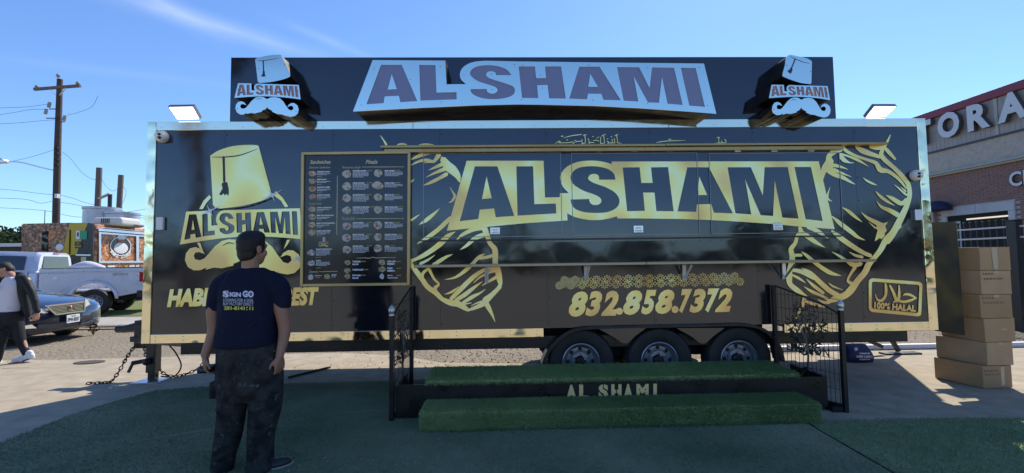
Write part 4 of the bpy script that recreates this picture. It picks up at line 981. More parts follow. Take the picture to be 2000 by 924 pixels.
# treads
def tread(x0f, x1f, x0b, x1b, y0, y1, z0, z1, seed, n):
    b = MB().add([(x0f, y0, z0), (x1f, y0, z0), (x1b, y1, z0), (x0b, y1, z0), (x0f, y0, z1), (x1f, y0, z1), (x1b, y1, z1), (x0b, y1, z1)], [(0, 3, 2, 1), (4, 5, 6, 7), (0, 1, 5, 4), (1, 2, 6, 5), (2, 3, 7, 6), (3, 0, 4, 7)])
    o = b.build('turf_tread', GRASS, ST, bevel=.02)
    r_ = random.Random(seed); k_ = MB(); v, f = k_.v, k_.f
    A_top = (x1f - x0f) * (y1 - y0); A_fr = (x1f - x0f) * (z1 - z0); A_sd = (y1 - y0) * (z1 - z0)
    for _ in range(n):
        q = r_.uniform(0, A_top + A_fr + 2 * A_sd); t, s_ = r_.random(), r_.random()
        if q < A_top:
            x = (x0f * (1 - s_) + x0b * s_) * (1 - t) + (x1f * (1 - s_) + x1b * s_) * t; p = Vector((x, y0 + (y1 - y0) * s_, z1)); nn = Vector((r_.uniform(-.6, .6), -.35 + r_.uniform(-.6, .4), 1))
        elif q < A_top + A_fr:
            p = Vector((x0f + (x1f - x0f) * t, y0, z0 + (z1 - z0) * s_)); nn = Vector((r_.uniform(-.6, .6), -1, r_.uniform(-.9, .3)))
        else:
            sd = -1 if q < A_top + A_fr + A_sd else 1; xx = (x0f * (1 - t) + x0b * t) if sd < 0 else (x1f * (1 - t) + x1b * t)
            p = Vector((xx, y0 + (y1 - y0) * t, z0 + (z1 - z0) * s_)); nn = Vector((sd, r_.uniform(-.6, .3), r_.uniform(-.6, .4)))
        nn.normalize(); h = r_.uniform(.012, .030); w_ = nn.orthogonal().normalized() * .0035; w_ = Matrix.Rotation(r_.uniform(0, 6.28), 3, nn) @ w_
        k = len(v); v += [tuple(p - w_), tuple(p + w_), tuple(p + nn * h)]; f.append((k, k + 1, k + 2))
    bo = k_.build('turf_pile', GBLADE, ST, recalc=False); tag(bo, kind='stuff')
uF0, uF1 = on_y(833, 750, 4.33), on_y(1562, 745, 4.33)
uB0, uB1 = on_y(852, 712, 4.88), on_y(1492, 706, 4.88)
zt2 = on_y(1170, 712, 4.88).z; pass
tread(uF0.x, uF1.x, on_y(850, 712, 4.88).x - .02, on_y(1490, 706, 4.88).x + .05, 4.34, 4.88, ztop + .016, zt2, 21, 52000)
yl0 = 4.02
lL, lR = on_y(822, 820, yl0), on_y(1603, 820, yl0)
zl1 = on_y(1000, 802, yl0).z
tread(lL.x, lR.x, lL.x - .0, lR.x - .0, yl0, yb0 - .005, .02, zl1, 22, 70000)
# stencilled name on the riser
cells = [('A', 1106, 1126), ('L', 1131, 1150), ('S', 1169, 1188), ('H', 1194, 1214), ('A', 1218, 1236), ('M', 1243, 1267), ('I', 1276, 1283)]
CREAM = mat('cream_stencil', (0.95, 0.74, 0.34), .4, .3)
for ch, x0, x1 in cells:
    k_ = MB(); yo = -(x0 - 1106) * .012
    text_map(k_, ch, quad_fn((x0, 751.5 + yo), (x1, 751.5 + yo), (x1, 780 + yo), (x0, 780 + yo), yb0 - .003), .06)
    k_.build('letter', CREAM, fp, recalc=False)
    g = {'A': ((.5, 0, .28),), 'H': ((.5, 0, 1),), 'S': ((.5, 0, .35), (.5, .65, 1))}.get(ch, ())
    gb = MB()
    for (u, v0, v1) in g:
        xx = x0 + (x1 - x0) * u; face_poly(gb, [(xx - .9, 780 + yo - 28.5 * v1), (xx + .9, 780 + yo - 28.5 * v1), (xx + .9, 780 + yo - 28.5 * v0), (xx - .9, 780 + yo - 28.5 * v0)], yb0 - .0045)
    if g: gb.build('stencil_gap', BLACK_PAINT, fp, recalc=False)
# railings
FIN = mat('pewter_finial', (0.62, 0.60, 0.56), 0.3, .8)
def railing(f_px, f_top, b_px, b_top, yf, yb, flip):
    F = on_y(f_px[0], f_px[1], yf); Fz = on_y(f_px[0], f_top, yf).z; Bx = on_y(b_px, 650, yb).x; Bz = on_y(b_px, b_top, yb).z
    P0, P1 = Vector((F.x, yf, 0)), Vector((Bx, yb, 0)); d = (P1 - P0)
    rl = MB().box(F.x - .019, F.x + .019, yf - .019, yf + .019, .0, Fz).build('railing', BLACK_PAINT, ST)
    MB().box(Bx - .019, Bx + .019, yb - .019, yb + .019, .0, Bz).build('rail_post', BLACK_PAINT, rl)
    MB().lathe([(.026, 0), (.028, .012), (.022, .02), (.03, .03), (.033, .05), (.03, .068), (.018, .09), (.004, .104)], 14, Matrix.Translation((F.x, yf, Fz + .001))).build('finial', FIN, rl, auto=50)
    up = lambda t, z: P0 + d * t + Vector((0, 0, z))
    topz = lambda t: (Fz - .05) + (Bz - Fz + .05) * (t ** .75)
    MB().tube([up(t, topz(t)) for t in (0.02, .2, .4, .6, .8, .98)], .009, 6).build('top_rail', BLACK_PAINT, rl)
    MB().bar(up(.02, .05), up(.98, .05), .03, .05).build('bottom_rail', BLACK_PAINT, rl)
    wr = MB()
    for k in range(1, 16): t = k / 16; wr.tube([up(t, .06), up(t, topz(t) - .005)], .003, 4)
    for k in range(1, 8): z = .06 + k * .145; wr.tube([up(.02, z), up(.98, z + .02)], .0024, 4)
    tag(wr.build('wire_mesh', BLACK_PAINT, rl), kind='stuff')
    # cut-steel tree with leaves, roots and a word
    r_ = random.Random(5); tr = MB(); n_ = d.normalized(); cz = .80
    pt = lambda u, z: P0 + d * .5 + n_ * u * (-1 if flip else 1) + Vector((0, 0, z))
    tr.tube([pt(.0, .34), pt(.01, .5), pt(-.01, .7), pt(.0, .9)], [.012, .01, .008, .004], 5)
    for k in range(9):
        a = math.pi * (.1 + .8 * k / 8) + r_.uniform(-.1, .1); L_ = r_.uniform(.16, .27)
        tr.tube([pt(0, .55 + .03 * (k % 4)), pt(math.cos(a) * L_ * .5, .62 + math.sin(a) * L_ * .5 + .03 * (k % 4)), pt(math.cos(a) * L_, .66 + math.sin(a) * L_ * 1.3)], [.006, .004, .002], 4)
    for k in range(7):
        a = -math.pi * (.12 + .76 * k / 6); L_ = r_.uniform(.12, .26)
        tr.tube([pt(0, .36), pt(math.cos(a) * L_ * .6, .34 + math.sin(a) * L_ * .25), pt(math.cos(a) * L_, .33 + math.sin(a) * L_ * .5)], [.008, .006, .002], 4)
    tr.build('tree_ornament', GUNMETAL, rl)
    lf = MB()
    for k in range(150):
        a = r_.uniform(0, 6.283); q = math.sqrt(r_.random()); u, z = math.cos(a) * q * .20, cz - .04 + math.sin(a) * q * .28; b_ = r_.uniform(0, 6.28)
        l0, l1 = Vector((math.cos(b_) * .034, math.sin(b_) * .034)), Vector((-math.sin(b_) * .012, math.cos(b_) * .012))
        lf.add([pt(u - l0.x, z - l0.y), pt(u + l1.x, z + l1.y), pt(u + l0.x, z + l0.y), pt(u - l1.x, z - l1.y)], [(0, 1, 2, 3)])
    tag(lf.build('leaf', GUNMETAL, rl, recalc=False), kind='stuff')
    wd = MB()
    text_map(wd, 'EMOTION' if not flip else 'EMOTION', lambda u, v: pt((u - .5) * .42, .50 + v * .09), .02); wd.build('steel_word', GUNMETAL, rl, recalc=False)
railing((765, 822), 617, 804, 560, 4.33, 4.89, False)
railing((1652, 806), 606, 1514, 557, 4.30, 4.89, True)
k_ = MB(); k_.box(-1.06, pL.x, 4.318, 4.352, .002, .055); k_.build('base_bar', BLACK_PAINT, ST)
k_ = MB(); k_.box(pR.x, on_y(1655, 806, 4.3).x, 4.30, 4.335, .002, .055); k_.build('base_bar', BLACK_PAINT, ST)
k_ = MB(); k_.add([(pL.x + .004, 4.36, .012), (-1.03, 4.36, .012), (-1.08, 4.88, .012), (pL.x + .004, 4.88, .012)], [(0, 1, 2, 3)]); k_.build('floor_plate', BLACK_MATT, ST)
k_ = MB(); k_.add([(pR.x - .004, 4.36, .012), (3.26, 4.34, .012), (2.9, 4.88, .012), (pR.x - .004, 4.88, .012)], [(0, 1, 2, 3)]); k_.build('floor_plate', BLACK_MATT, ST)
# ------------------------------------------------------------------ people
SKIN = mat('skin', (0.34, 0.19, 0.125), 0.5, 0, .4, var=(9, (0.30, 0.155, 0.10), .2), bump=(60, .08))
HAIR = mat('black_hair', (0.008, 0.007, 0.007), 0.55, 0, .4, bump=(70, .7, 3, .01))
NAVY = mat('navy_cotton', (0.0065, 0.009, 0.025), 0.85, 0, .2, bump=(6, .9, 4, .05), var=(5, (0.009, 0.012, 0.034), .2))
def camo():
    m = mat('dark_camouflage', (0.016, 0.017, 0.020), 0.9, 0, .15, bump=(9, .9, 5, .05), var=(11, (0.040, 0.042, 0.041), .10, 4), var2=(26, (0.10, 0.10, 0.10), .30, 6)); return m
CAMO = camo()
def limb(mb, pts, rr, k=5, n=16, flat=1.0):
    """smooth tapered limb through points with radii"""
    p = catmull([tuple(q) + (r_,) for q, r_ in zip(pts, rr)], k)
    mb.tube([q[:3] for q in p], [q[3] for q in p], n)
    mb.ell(p[0][:3], (p[0][3],) * 3, 8); mb.ell(p[-1][:3], (p[-1][3],) * 3, 8)
def rings(mb, rows, n=24, rot=0.0):
    """rows: (centre, half-width, half-depth) stacked upwards; a torso-like closed tube"""
    vs = []
    p = catmull([tuple(c) + (a, b) for c, a, b in rows], 4)
    c_, s_ = math.cos(rot), math.sin(rot)
    for q in p:
        for k in range(n):
            t = 2 * math.pi * k / n; ex = 2.4
            cx, cy = math.copysign(abs(math.cos(t)) ** (2 / ex), math.cos(t)) * q[3], math.copysign(abs(math.sin(t)) ** (2 / ex), math.sin(t)) * q[4]
            vs.append((q[0] + cx * c_ - cy * s_, q[1] + cx * s_ + cy * c_, q[2]))
    m = len(p)
    mb.add(vs, [(i * n + k, i * n + (k + 1) % n, (i + 1) * n + (k + 1) % n, (i + 1) * n + k) for i in range(m - 1) for k in range(n)] + [tuple(range(n - 1, -1, -1)), tuple(range((m - 1) * n, m * n))])
def hand(mb, wrist, dirv, palm_n, size=1.0, curl=.5, side=1):
    """palm, four unequal bent fingers and a thumb; dirv towards the fingers, palm_n the way the palm faces"""
    d = Vector(dirv).normalized(); pn_ = Vector(palm_n); pn_ = (pn_ - d * pn_.dot(d)).normalized(); s_ = d.cross(pn_) * side
    w = Vector(wrist)
    for t in (-.030, -.010, .010, .030):
        limb(mb, [w, w + d * .045 * size + s_ * t * .8 * size, w + d * .092 * size + s_ * t * size], [.021 * size, .018 * size, .013 * size], 3, 8)
    for i, (t, L) in enumerate(((-.032, .066), (-.011, .078), (.011, .074), (.031, .058))):
        b = w + d * .088 * size + s_ * t * size; a = curl * (.9 + .12 * i); L *= size
        d1 = (d * math.cos(a * .6) + pn_ * math.sin(a * .6)); d2 = (d * math.cos(a * 1.3) + pn_ * math.sin(a * 1.3)); d3 = (d * math.cos(a * 1.9) + pn_ * math.sin(a * 1.9))
        p1 = b + d1 * L * .45; p2 = p1 + d2 * L * .32; p3 = p2 + d3 * L * .26
        limb(mb, [b, p1, p2, p3], [.0098 * size, .0092 * size, .0085 * size, .0072 * size], 3, 8)
    tb = w + d * .025 * size - s_ * .024 * size + pn_ * .006; td = (d * .72 - s_ * .55 + pn_ * .42).normalized()
    p1 = tb + td * .042 * size; p2 = p1 + (td * .6 + d * .6).normalized() * .034 * size
    limb(mb, [tb, p1, p2], [.0145 * size, .0115 * size, .009 * size], 3, 8)

# ---- the man in the navy shirt, seen from behind
MY = 3.37
P_ = lambda px, py, dy=0.0: tuple(on_y(px, py, MY) + Vector((0, dy, 0)))
mf = on_z(486, 915); ML = Vector((mf.x, MY, 0))
man = thing('person', 'man seen from behind in navy blue T-shirt with printed back and dark camouflage trousers', 'person', tuple(ML))
bodyb = MB()
hc = Vector(P_(493, 486)); 
hyaw = R(-24)                                   # looks ahead and to the right
HR = Matrix.Rotation(hyaw, 4, 'Z') @ Matrix.Rotation(R(3), 4, 'Y')
def headpart(mb, c, s=1.0, HR=HR):
    T_ = Matrix.Translation(c) @ HR
    E = lambda p, r_: mb.ell((0, 0, 0), r_, 12, T_ @ Matrix.Translation(Vector(p) * s) @ Matrix.Diagonal((s, s, s, 1)))
    E((0, -.005, .035), (.076, .096, .092)); E((0, .025, -.035), (.064, .075, .085)); E((0, .045, -.085), (.042, .046, .035))
    E((0, .095, -.02), (.014, .022, .022)); E((0, .085, .0), (.010, .018, .035)); E((0, .088, -.065), (.024, .012, .009)); E((0, .086, -.077), (.021, .012, .008))
    for sx in (-1, 1):
        E((sx * .031, .080, .012), (.016, .010, .010)); E((sx * .034, .082, .030), (.022, .012, .007))
        E((sx * .079, -.005, -.005), (.010, .022, .034)); E((sx * .083, -.012, .008), (.009, .018, .018)); E((sx * .05, .055, -.03), (.024, .026, .03))
headpart(bodyb, hc)
nk = Vector(P_(491, 522)); limb(bodyb, [hc + Vector((0, -.02, -.06)), nk + Vector((0, -.015, .0)), nk + Vector((0, -.01, -.07))], [.06, .058, .075], 4)
# torso and hips under the clothes
rings(bodyb, [(P_(489, 690), .15, .10), (P_(489, 640), .15, .10), (P_(489, 590), .17, .11), (P_(490, 548), .17, .09), (P_(491, 532), .09, .07)])
for sx, pts in ((-1, [(436, 556), (420, 600), (418, 645), (409, 690)]), (1, [(541, 556), (550, 600), (556, 645), (553, 692)])):
    limb(bodyb, [P_(*pts[0]), P_(*pts[1], -.01), P_(*pts[2], .0), P_(*pts[3], -.05)], [.054, .051, .043, .028], 5)
hand(bodyb, P_(409, 692, -.05), (.10, .10, -1), (.9, .35, -.1), 1.0, .75, -1)
hand(bodyb, P_(553, 692, -.05), (-.04, .06, -1), (-.9, .35, 0), 1.0, .6, 1)
for sx, pts in ((-1, [(457, 690), (447, 790), (433, 880), (430, 915)]), (1, [(520, 690), (512, 790), (507, 880), (506, 915)])):
    limb(bodyb, [P_(*q) for q in pts], [.075, .055, .042, .038], 4)
voxel_skin(bodyb, 'body', SKIN, man, .0065, 5)
hb = MB(); T_ = Matrix.Translation(hc) @ HR
hb.ell((0, 0, 0), (.086, .099, .085), 16, T_ @ Matrix.Translation((0, -.016, .050))); hb.ell((0, 0, 0), (.080, .072, .085), 16, T_ @ Matrix.Translation((0, -.038, .012)))
hb.ell((0, 0, 0), (.076, .058, .070), 12, T_ @ Matrix.Translation((0, -.042, -.035))); hb.ell((0, 0, 0), (.081, .060, .060), 12, T_ @ Matrix.Translation((0, -.022, .02))); hb.ell((0, 0, 0), (.074, .06, .05), 12, T_ @ Matrix.Translation((0, .02, .088)))
for sx in (-1, 1): hb.ell((0, 0, 0), (.010, .022, .050), 8, T_ @ Matrix.Translation((sx * .073, .022, .02)))
r_ = random.Random(3)
for k in range(260):
    a, b_ = r_.uniform(0, 6.28), r_.uniform(-.25, 1.5); q = Vector((math.cos(a) * math.cos(b_) * .082, math.sin(a) * math.cos(b_) * .092 - .018, math.sin(b_) * .082 + .048)); hb.ell((0, 0, 0), (.007, .007, .006), 4, T_ @ Matrix.Translation(q))
voxel_skin(hb, 'hair', HAIR, man, .006, 2)
sh = MB()
rings(sh, [(P_(482, 674), .214, .155), (P_(482, 660), .212, .153), (P_(484, 632), .203, .148), (P_(486, 600), .203, .148), (P_(487, 568), .205, .136), (P_(489, 547), .188, .114), (P_(490, 532), .150, .092), (P_(491, 523), .085, .072)])
for sx, pts, rr in ((-1, [(452, 547), (434, 560), (425, 580), (419.5, 606)], [.075, .078, .068, .059]), (1, [(528, 548), (544, 562), (550, 582), (551, 602)], [.075, .078, .068, .059])):
    p = catmull([P_(*q) + (r_,) for q, r_ in zip(pts, rr)], 5); sh.tube([q[:3] for q in p], [q[3] for q in p], 16); sh.ell(p[0][:3], (p[0][3],) * 3, 8)
rr_ = random.Random(9)
for k in range(16):                               # folds round the waist and under the arms
    z0 = rr_.uniform(600, 676); x0 = 486 + rr_.uniform(-18, 18); dx = rr_.uniform(12, 26) * rr_.choice((-1, 1))
    limb(sh, [P_(x0, z0, -.120), P_(x0 + dx * .5, z0 - rr_.uniform(2, 7), -.140), P_(x0 + dx, z0 - rr_.uniform(4, 16), -.120)], [.004, .012, .003], 3, 8)
# sleeves end in open cuffs
shirt = voxel_skin(sh, 'shirt', NAVY, man, .0068, 6)
tr = MB()
rings(tr, [(P_(488, 780), .200, .110), (P_(489, 760), .222, .130), (P_(488, 730), .230, .140), (P_(487, 695), .220, .140), (P_(483, 666), .205, .138)])
limb(tr, [P_(459, 715), P_(456, 760), P_(453, 800), P_(446, 850), P_(437, 890), P_(435, 914)], [.112, .108, .096, .090, .078, .073], 5, 20)
limb(tr, [P_(517, 715), P_(520, 760), P_(517, 800), P_(510, 850), P_(509, 890), P_(509, 914)], [.112, .114, .110, .092, .090, .094], 5, 20)
for k in range(34):
    left = k % 2; cy = rr_.uniform(715, 895); cx = (456 if left else 515) + rr_.uniform(-7, 7) - ((cy - 760) * (.13 if left else .06) if cy > 760 else 0)
    dx = rr_.uniform(5, 11) * rr_.choice((-1, 1)); rad = .118 - max(0, cy - 760) * .00024; dd = -rad
    limb(tr, [P_(cx - dx, cy, dd + .03), P_(cx, cy + rr_.uniform(-3, 3), dd), P_(cx + dx, cy + rr_.uniform(-6, 6), dd + .03)], [.006, rr_.uniform(.008, .014), .006], 3, 8)
tr.box(*sorted((P_(419, 755)[0], P_(426, 755)[0])), MY - .07, MY + .08, P_(420, 775)[2], P_(420, 742)[2])
voxel_skin(tr, 'trousers', CAMO, man, .0105, 4)
bl = MB(); rings(bl, [(P_(483, 676), .212, .141), (P_(483, 668), .209, .140)]); bl.build('belt', BLACK_MATT, man, smooth=True)
SHOE = mat('black_shoe', (.02, .02, .022), .5); SOLE = mat('pale_sole', (.35, .35, .36), .6)
def shoe(name, heel, toe, wd, parent, m1, m2, hgt=.085):
    h, t = Vector(heel), Vector(toe); d = (t - h); L = d.length; d.normalize(); s_ = Vector((-d.y, d.x, 0)); up = s_.cross(d) * -1 if s_.cross(d).z < 0 else s_.cross(d)
    M = Matrix((d, s_, up)).transposed().to_4x4(); M.translation = h
    b = MB(); b.ell((L * .25, 0, .05), (L * .27, wd * .5, hgt * .62), 10, None); b.ell((L * .62, 0, .038), (L * .38, wd * .53, hgt * .42), 10, None); b.ell((L * .2, 0, hgt), (L * .18, wd * .42, .045), 10)
    b.v = [tuple(M @ Vector(v)) for v in b.v]
    so = voxel_skin(b, name, m1, parent, .008, 3)
    e = MB(); o_ = [(L * .5 + L * .52 * math.cos(a), wd * (.50 + .04 * math.cos(a)) * math.sin(a), 0) for a in [2 * math.pi * k / 20 for k in range(20)]]
    e.poly([M @ Vector(p) for p in o_], (), M.to_3x3() @ Vector((0, 0, .026))); e.build('sole', m2, so)
    return so
shoe('shoe', on_z(427, 925) + Vector((0, -.02, .0)), on_z(424, 898) + Vector((0, .05, 0)), .105, man, SHOE, SOLE)
shoe('shoe', on_z(497, 924) + Vector((0, -.02, 0)), on_z(562, 917) + Vector((0, .08, 0)), .105, man, SHOE, SOLE)
# print on the back, laid on the cloth
bvh = BVHTree.FromPolygons([v.co + WL[shirt.name] for v in shirt.data.vertices], [tuple(p.vertices) for p in shirt.data.polygons])
def on_shirt(px, py, off=.0025):
    d = ray(px, py).normalized(); h = bvh.ray_cast(EYE, d)
    p = h[0] if h[0] else on_y(px, py, MY - .14); return p - d * off
def shirt_text(nm, items, m):
    b = MB()
    for s_, x, y, w_, h, bo in items: text_map(b, s_, lambda u, v: on_shirt(x + w_ * u, y + h * (1 - v) + .8 * u), bo)
    b.build(nm, m, man, recalc=False)
WP = mat('shirt_print_white', (.62, .66, .80), .6); YPm = mat('shirt_print_yellow', (.62, .60, .08), .6); RP = mat('shirt_print_red', (.50, .16, .16), .6)
shirt_text('shirt_print', [('S', 435, 567.5, 12, 13, .06), ('IGN', 448.5, 570.5, 22, 9, .05), ('GO', 474, 567.5, 21.5, 13, .05), ('LOOKING FOR A SIGN', 436, 583, 58, 6, .0), ('BUY FACTORY DIRECT', 436, 590.3, 59, 6, .0)], WP)
shirt_text('phone_print', [('281-8141111', 437.5, 598, 57, 7.2, .045)], YPm)
b = MB(); b.add([on_shirt(x, y, .0035) for x, y in disc_px(489.3, 574.5, 1.9, 10)], [tuple(range(10))])
for q in ([(442, 567), (446.5, 567), (444, 570), (440.5, 570)], [(436.5, 578), (440, 578), (438.5, 581), (435.5, 581)]): b.add([on_shirt(x, y, .0035) for x, y in q], [(0, 1, 2, 3)])
b.build('logo_accent', RP, man, recalc=False)
# dark glossy thing in his left hand
ph = MB(); a = Vector(P_(392, 721, .0)); e = Vector(P_(420, 718, -.02))
ph.bar(a, e, .085, .028, (0, -.5, 1)); hx = MB(); hx.ell(a.lerp(e, .3), (.055, .04, .022), 10)
gad = MB(); gad.v, gad.f = ph.v, ph.f; gad.ell(a.lerp(e, .25), (.05, .035, .026), 10); gad.ell(a.lerp(e, .7), (.045, .035, .024), 10)
GL = mat('glossy_black', (.012, .012, .014), .12, 0, .7)
go = gad.build('handset', GL, origin=tuple(a.lerp(e, .5)), bevel=.01)
tag(go, 'glossy black handset held low in the left hand of the man in navy', 'handset')

# ---- the walking man at the left
WY = 7.33
W_ = lambda zx, zy, dy=0.0: tuple(on_y(zx / 4.2, 500 + zy / 4.2, WY) + Vector((0, dy, 0)))
wf = on_z(45, 706)
wm = thing('person', 'man walking left with head bowed in open black jacket, white T-shirt and white trainers', 'person', (wf.x, WY, 0))
BJ = mat('black_jacket', (0.012, 0.012, 0.013), .6, 0, .3, bump=(9, .5, 4, .03), var=(6, (.022, .022, .022), .2))
WT = mat('white_tshirt', (.66, .65, .70), .85, 0, .2, bump=(8, .4, 4, .02))
BP = mat('black_jeans', (0.014, 0.015, 0.018), .8, 0, .2, bump=(10, .5, 4, .02), var=(5, (.03, .032, .036), .2))
WSH = mat('white_trainer', (.72, .70, .70), .6); 
SK2 = mat('skin_light', (0.48, 0.26, 0.18), 0.5, 0, .4, var=(9, (0.44, 0.22, 0.15), .2))
wb = MB(); hc2 = Vector(W_(48, 118)); HR2 = Matrix.Rotation(R(118), 4, 'Z') @ Matrix.Rotation(R(-34), 4, 'X')
headpart(wb, hc2, 1.03, HR2)
limb(wb, [hc2 + Vector((.03, 0, -.05)), W_(100, 165), W_(110, 190)], [.062, .06, .07], 4)
rings(wb, [(W_(80, 470), .12, .08), (W_(85, 330), .13, .09), (W_(95, 230), .13, .09), (W_(100, 195), .09, .07)])
limb(wb, [W_(215, 195), W_(285, 320, -.02), W_(325, 455, -.04)], [.05, .045, .03], 4)
limb(wb, [W_(-60, 330, .02), W_(-70, 455, .05)], [.04, .03], 4)
hand(wb, W_(328, 462, -.04), (-.12, -.1, -1), (-1, .1, 0), 1.1, 1.1, 1); hand(wb, W_(-70, 460, .05), (-.1, 0, -1), (1, 0, 0), 1.0, .8, 1)
limb(wb, [W_(110, 490), W_(165, 650), W_(220, 800)], [.08, .05, .04], 4); limb(wb, [W_(60, 490), W_(20, 690), W_(-20, 840)], [.08, .05, .04], 4)
voxel_skin(wb, 'body', SK2, wm, .008, 4)
h2 = MB(); T2_ = Matrix.Translation(hc2) @ HR2
for p, r3 in (((0, -.012, .055), (.080, .094, .076)), ((0, -.045, .005), (.076, .062, .075))): h2.ell((0, 0, 0), r3, 12, T2_ @ Matrix.Translation(p))
h2.build('hair', mat('brown_hair', (.022, .014, .010), .6, bump=(60, .6)), wm, smooth=True)
h3 = MB(); h3.ell((0, 0, 0), (.052, .05, .036), 10, T2_ @ Matrix.Translation((0, .05, -.088))); h3.build('beard', bpy.data.materials['brown_hair'], wm, smooth=True)
t2 = MB(); rings(t2, [(W_(80, 462), .150, .105), (W_(85, 400), .152, .11), (W_(88, 320), .158, .115), (W_(92, 250), .165, .11), (W_(98, 200), .14, .09), (W_(100, 170), .075, .07)], rot=R(-18))
voxel_skin(t2, 'tshirt', WT, wm, .012, 4)
b = MB(); lw = lambda x0, x1, y: b.add([Vector(W_(x0, y)) + Vector((0, -.150, 0)), Vector(W_(x1, y)) + Vector((0, -.150, 0)), Vector(W_(x1, y + 7)) + Vector((0, -.150, 0)), Vector(W_(x0, y + 7)) + Vector((0, -.150, 0))], [(0, 1, 2, 3)])
lw(28, 105, 245); lw(40, 95, 268); lw(138, 175, 420)
b.build('shirt_print', mat('faint_print', (.45, .44, .48), .8), wm, recalc=False)
j2 = MB(); limb(j2, [W_(165, 185), W_(185, 260), W_(205, 370), W_(235, 495)], [.065, .070, .062, .04], 5); limb(j2, [W_(200, 190), W_(255, 265, -.02), W_(295, 350, -.03), W_(325, 450, -.04)], [.066, .058, .050, .044], 5)
limb(j2, [W_(150, 178, .05), W_(160, 300, .08), W_(175, 470, .08)], [.07, .08, .07], 5); limb(j2, [W_(10, 185, .03), W_(-20, 280, .0), W_(-15, 400, .0)], [.07, .07, .05], 5); limb(j2, [W_(-15, 195, .03), W_(-55, 330, .03), W_(-70, 445, .05)], [.08, .07, .055], 5)
limb(j2, [W_(130, 160, .05), W_(60, 175, .09), W_(0, 180, .06)], [.06, .08, .06], 5); limb(j2, [W_(80, 250, .10), W_(80, 350, .10), W_(80, 460, .08)], [.12, .12, .10], 5)
voxel_skin(j2, 'jacket', BJ, wm, .012, 4)
p2 = MB(); rings(p2, [(W_(90, 560), .16, .12), (W_(88, 510), .175, .13), (W_(86, 455), .165, .12)], rot=R(-18))
limb(p2, [W_(125, 520), W_(150, 620), W_(180, 720), W_(222, 808)], [.098, .080, .060, .050], 5); limb(p2, [W_(60, 520, -.06), W_(50, 640, -.08), W_(30, 740, -.06), W_(-10, 860, -.03)], [.105, .090, .068, .054], 5)
for k in range(14):
    x, y = rnd.uniform(20, 150), rnd.uniform(520, 760); limb(p2, [W_(x, y, -.14), W_(x + 18, y + 10, -.16), W_(x + 36, y + 8, -.13)], [.004, .012, .004], 3, 8)
voxel_skin(p2, 'trousers', BP, wm, .012, 3)
sa = shoe('trainer', W_(282, 838), Vector(W_(100, 878)), .11, wm, WSH, WSH, .10)
for (x0, y0, x1, y1, m_) in ((150, 868, 195, 862, mat('orange_trim', (.7, .12, .05), .6)), (215, 858, 270, 840, mat('navy_trim', (.03, .05, .2), .6))):
    k_ = MB(); k_.bar(Vector(W_(x0, y0)) + Vector((0, -.062, 0)), Vector(W_(x1, y1)) + Vector((0, -.062, 0)), .004, .022); k_.build('shoe_stripe', m_, sa)
shoe('trainer', Vector(W_(20, 878, -.02)), Vector(W_(-130, 900, -.02)), .11, wm, WSH, WSH, .10)
# ------------------------------------------------------------------ vehicles behind on the left
SILVER = mat('silver_paint', (0.66, 0.66, 0.72), 0.28, 0.3, .5, coat=.6, rvar=(3, .22, .38))
CHROME = mat('chrome', (.85, .85, .86), .08, 1.0)
NAVYCAR = mat('navy_car_paint', (0.012, 0.020, 0.055), 0.22, 0.35, .6, coat=1.0)
RED_LENS = mat('red_lens', (.42, .008, .012), .15, 0, .6, coat=.5)
CLEARL = mat('headlight_lens', (.62, .62, .50), .08, 0, .7, coat=1)
PLASTIC = mat('dark_plastic', (.018, .018, .02), .5)
HEAD = R(200)
hd = Vector((math.cos(HEAD), math.sin(HEAD), 0)); lf_ = Vector((-math.sin(HEAD), math.cos(HEAD), 0))
wl_ = on_z(181, 617); PO = Vector((wl_.x, wl_.y, 0)) - lf_ * .98
PM = Matrix.Translation(PO) @ Matrix.Rotation(HEAD, 4, 'Z')
truck = thing('pickup_truck', 'silver crew-cab pickup truck with long open bed parked behind the navy car', 'pickup truck', tuple(PO))
class LMB(MB):
    def __init__(self, M): super().__init__(); self.M = M
    def add(self, vs, fs): return super().add([self.M @ Vector(v) for v in vs], fs)
def tb(): return LMB(PM)
WR = .40
def arch(cx, r_, a0=0, a1=180, n=16): return [(cx + r_ * math.cos(R(a0 + (a1 - a0) * k / n)), WR + .05 + r_ * math.sin(R(a0 + (a1 - a0) * k / n))) for k in range(n + 1)]
for sy in (1, -1):
    prof = [(-1.22, .66), (-1.22, 1.40), (1.27, 1.40), (1.27, .56)] + [(x, z) for x, z in arch(0, .53, 0, 180)] 
    prof = [(1.27, .56), (.60, .52)] + arch(0, .54, 8, 172) + [(-.60, .56), (-1.22, .68), (-1.25, 1.0), (-1.23, 1.38), (-1.20, 1.42), (1.25, 1.42), (1.27, 1.40)]
    tb().poly([(x, sy * .98, z) for x, z in prof], (), (0, -sy * .10, 0)).build('bed_side', SILVER, truck, bevel=.02, auto=35)
    f_ = tb(); ap = arch(0, .57, 4, 176, 18); f_.tube([(x, sy * 1.0, z) for x, z in ap], .045, 8); f_.build('fender_flare', SILVER, truck, smooth=True)
    cr = tb(); cr.tube([(1.25, sy * .99, 1.30), (0, sy * 1.0, 1.31), (-1.2, sy * .99, 1.30)], .018, 6); cr.build('body_crease', SILVER, truck, smooth=True)
    tb().box(-1.20, 1.24, sy * .93 - .07, sy * .93 + .07, 1.425, 1.445).build('bed_rail_cap', PLASTIC, truck, bevel=.008)
tb().box(1.20, 1.26, -.87, .87, .7, 1.40).box(-1.2, 1.2, -.87, .87, .72, .76).build('bed_floor', SILVER, truck)
tb().box(-1.25, -1.19, -.86, .86, .72, 1.41).build('tailgate', SILVER, truck, bevel=.015)
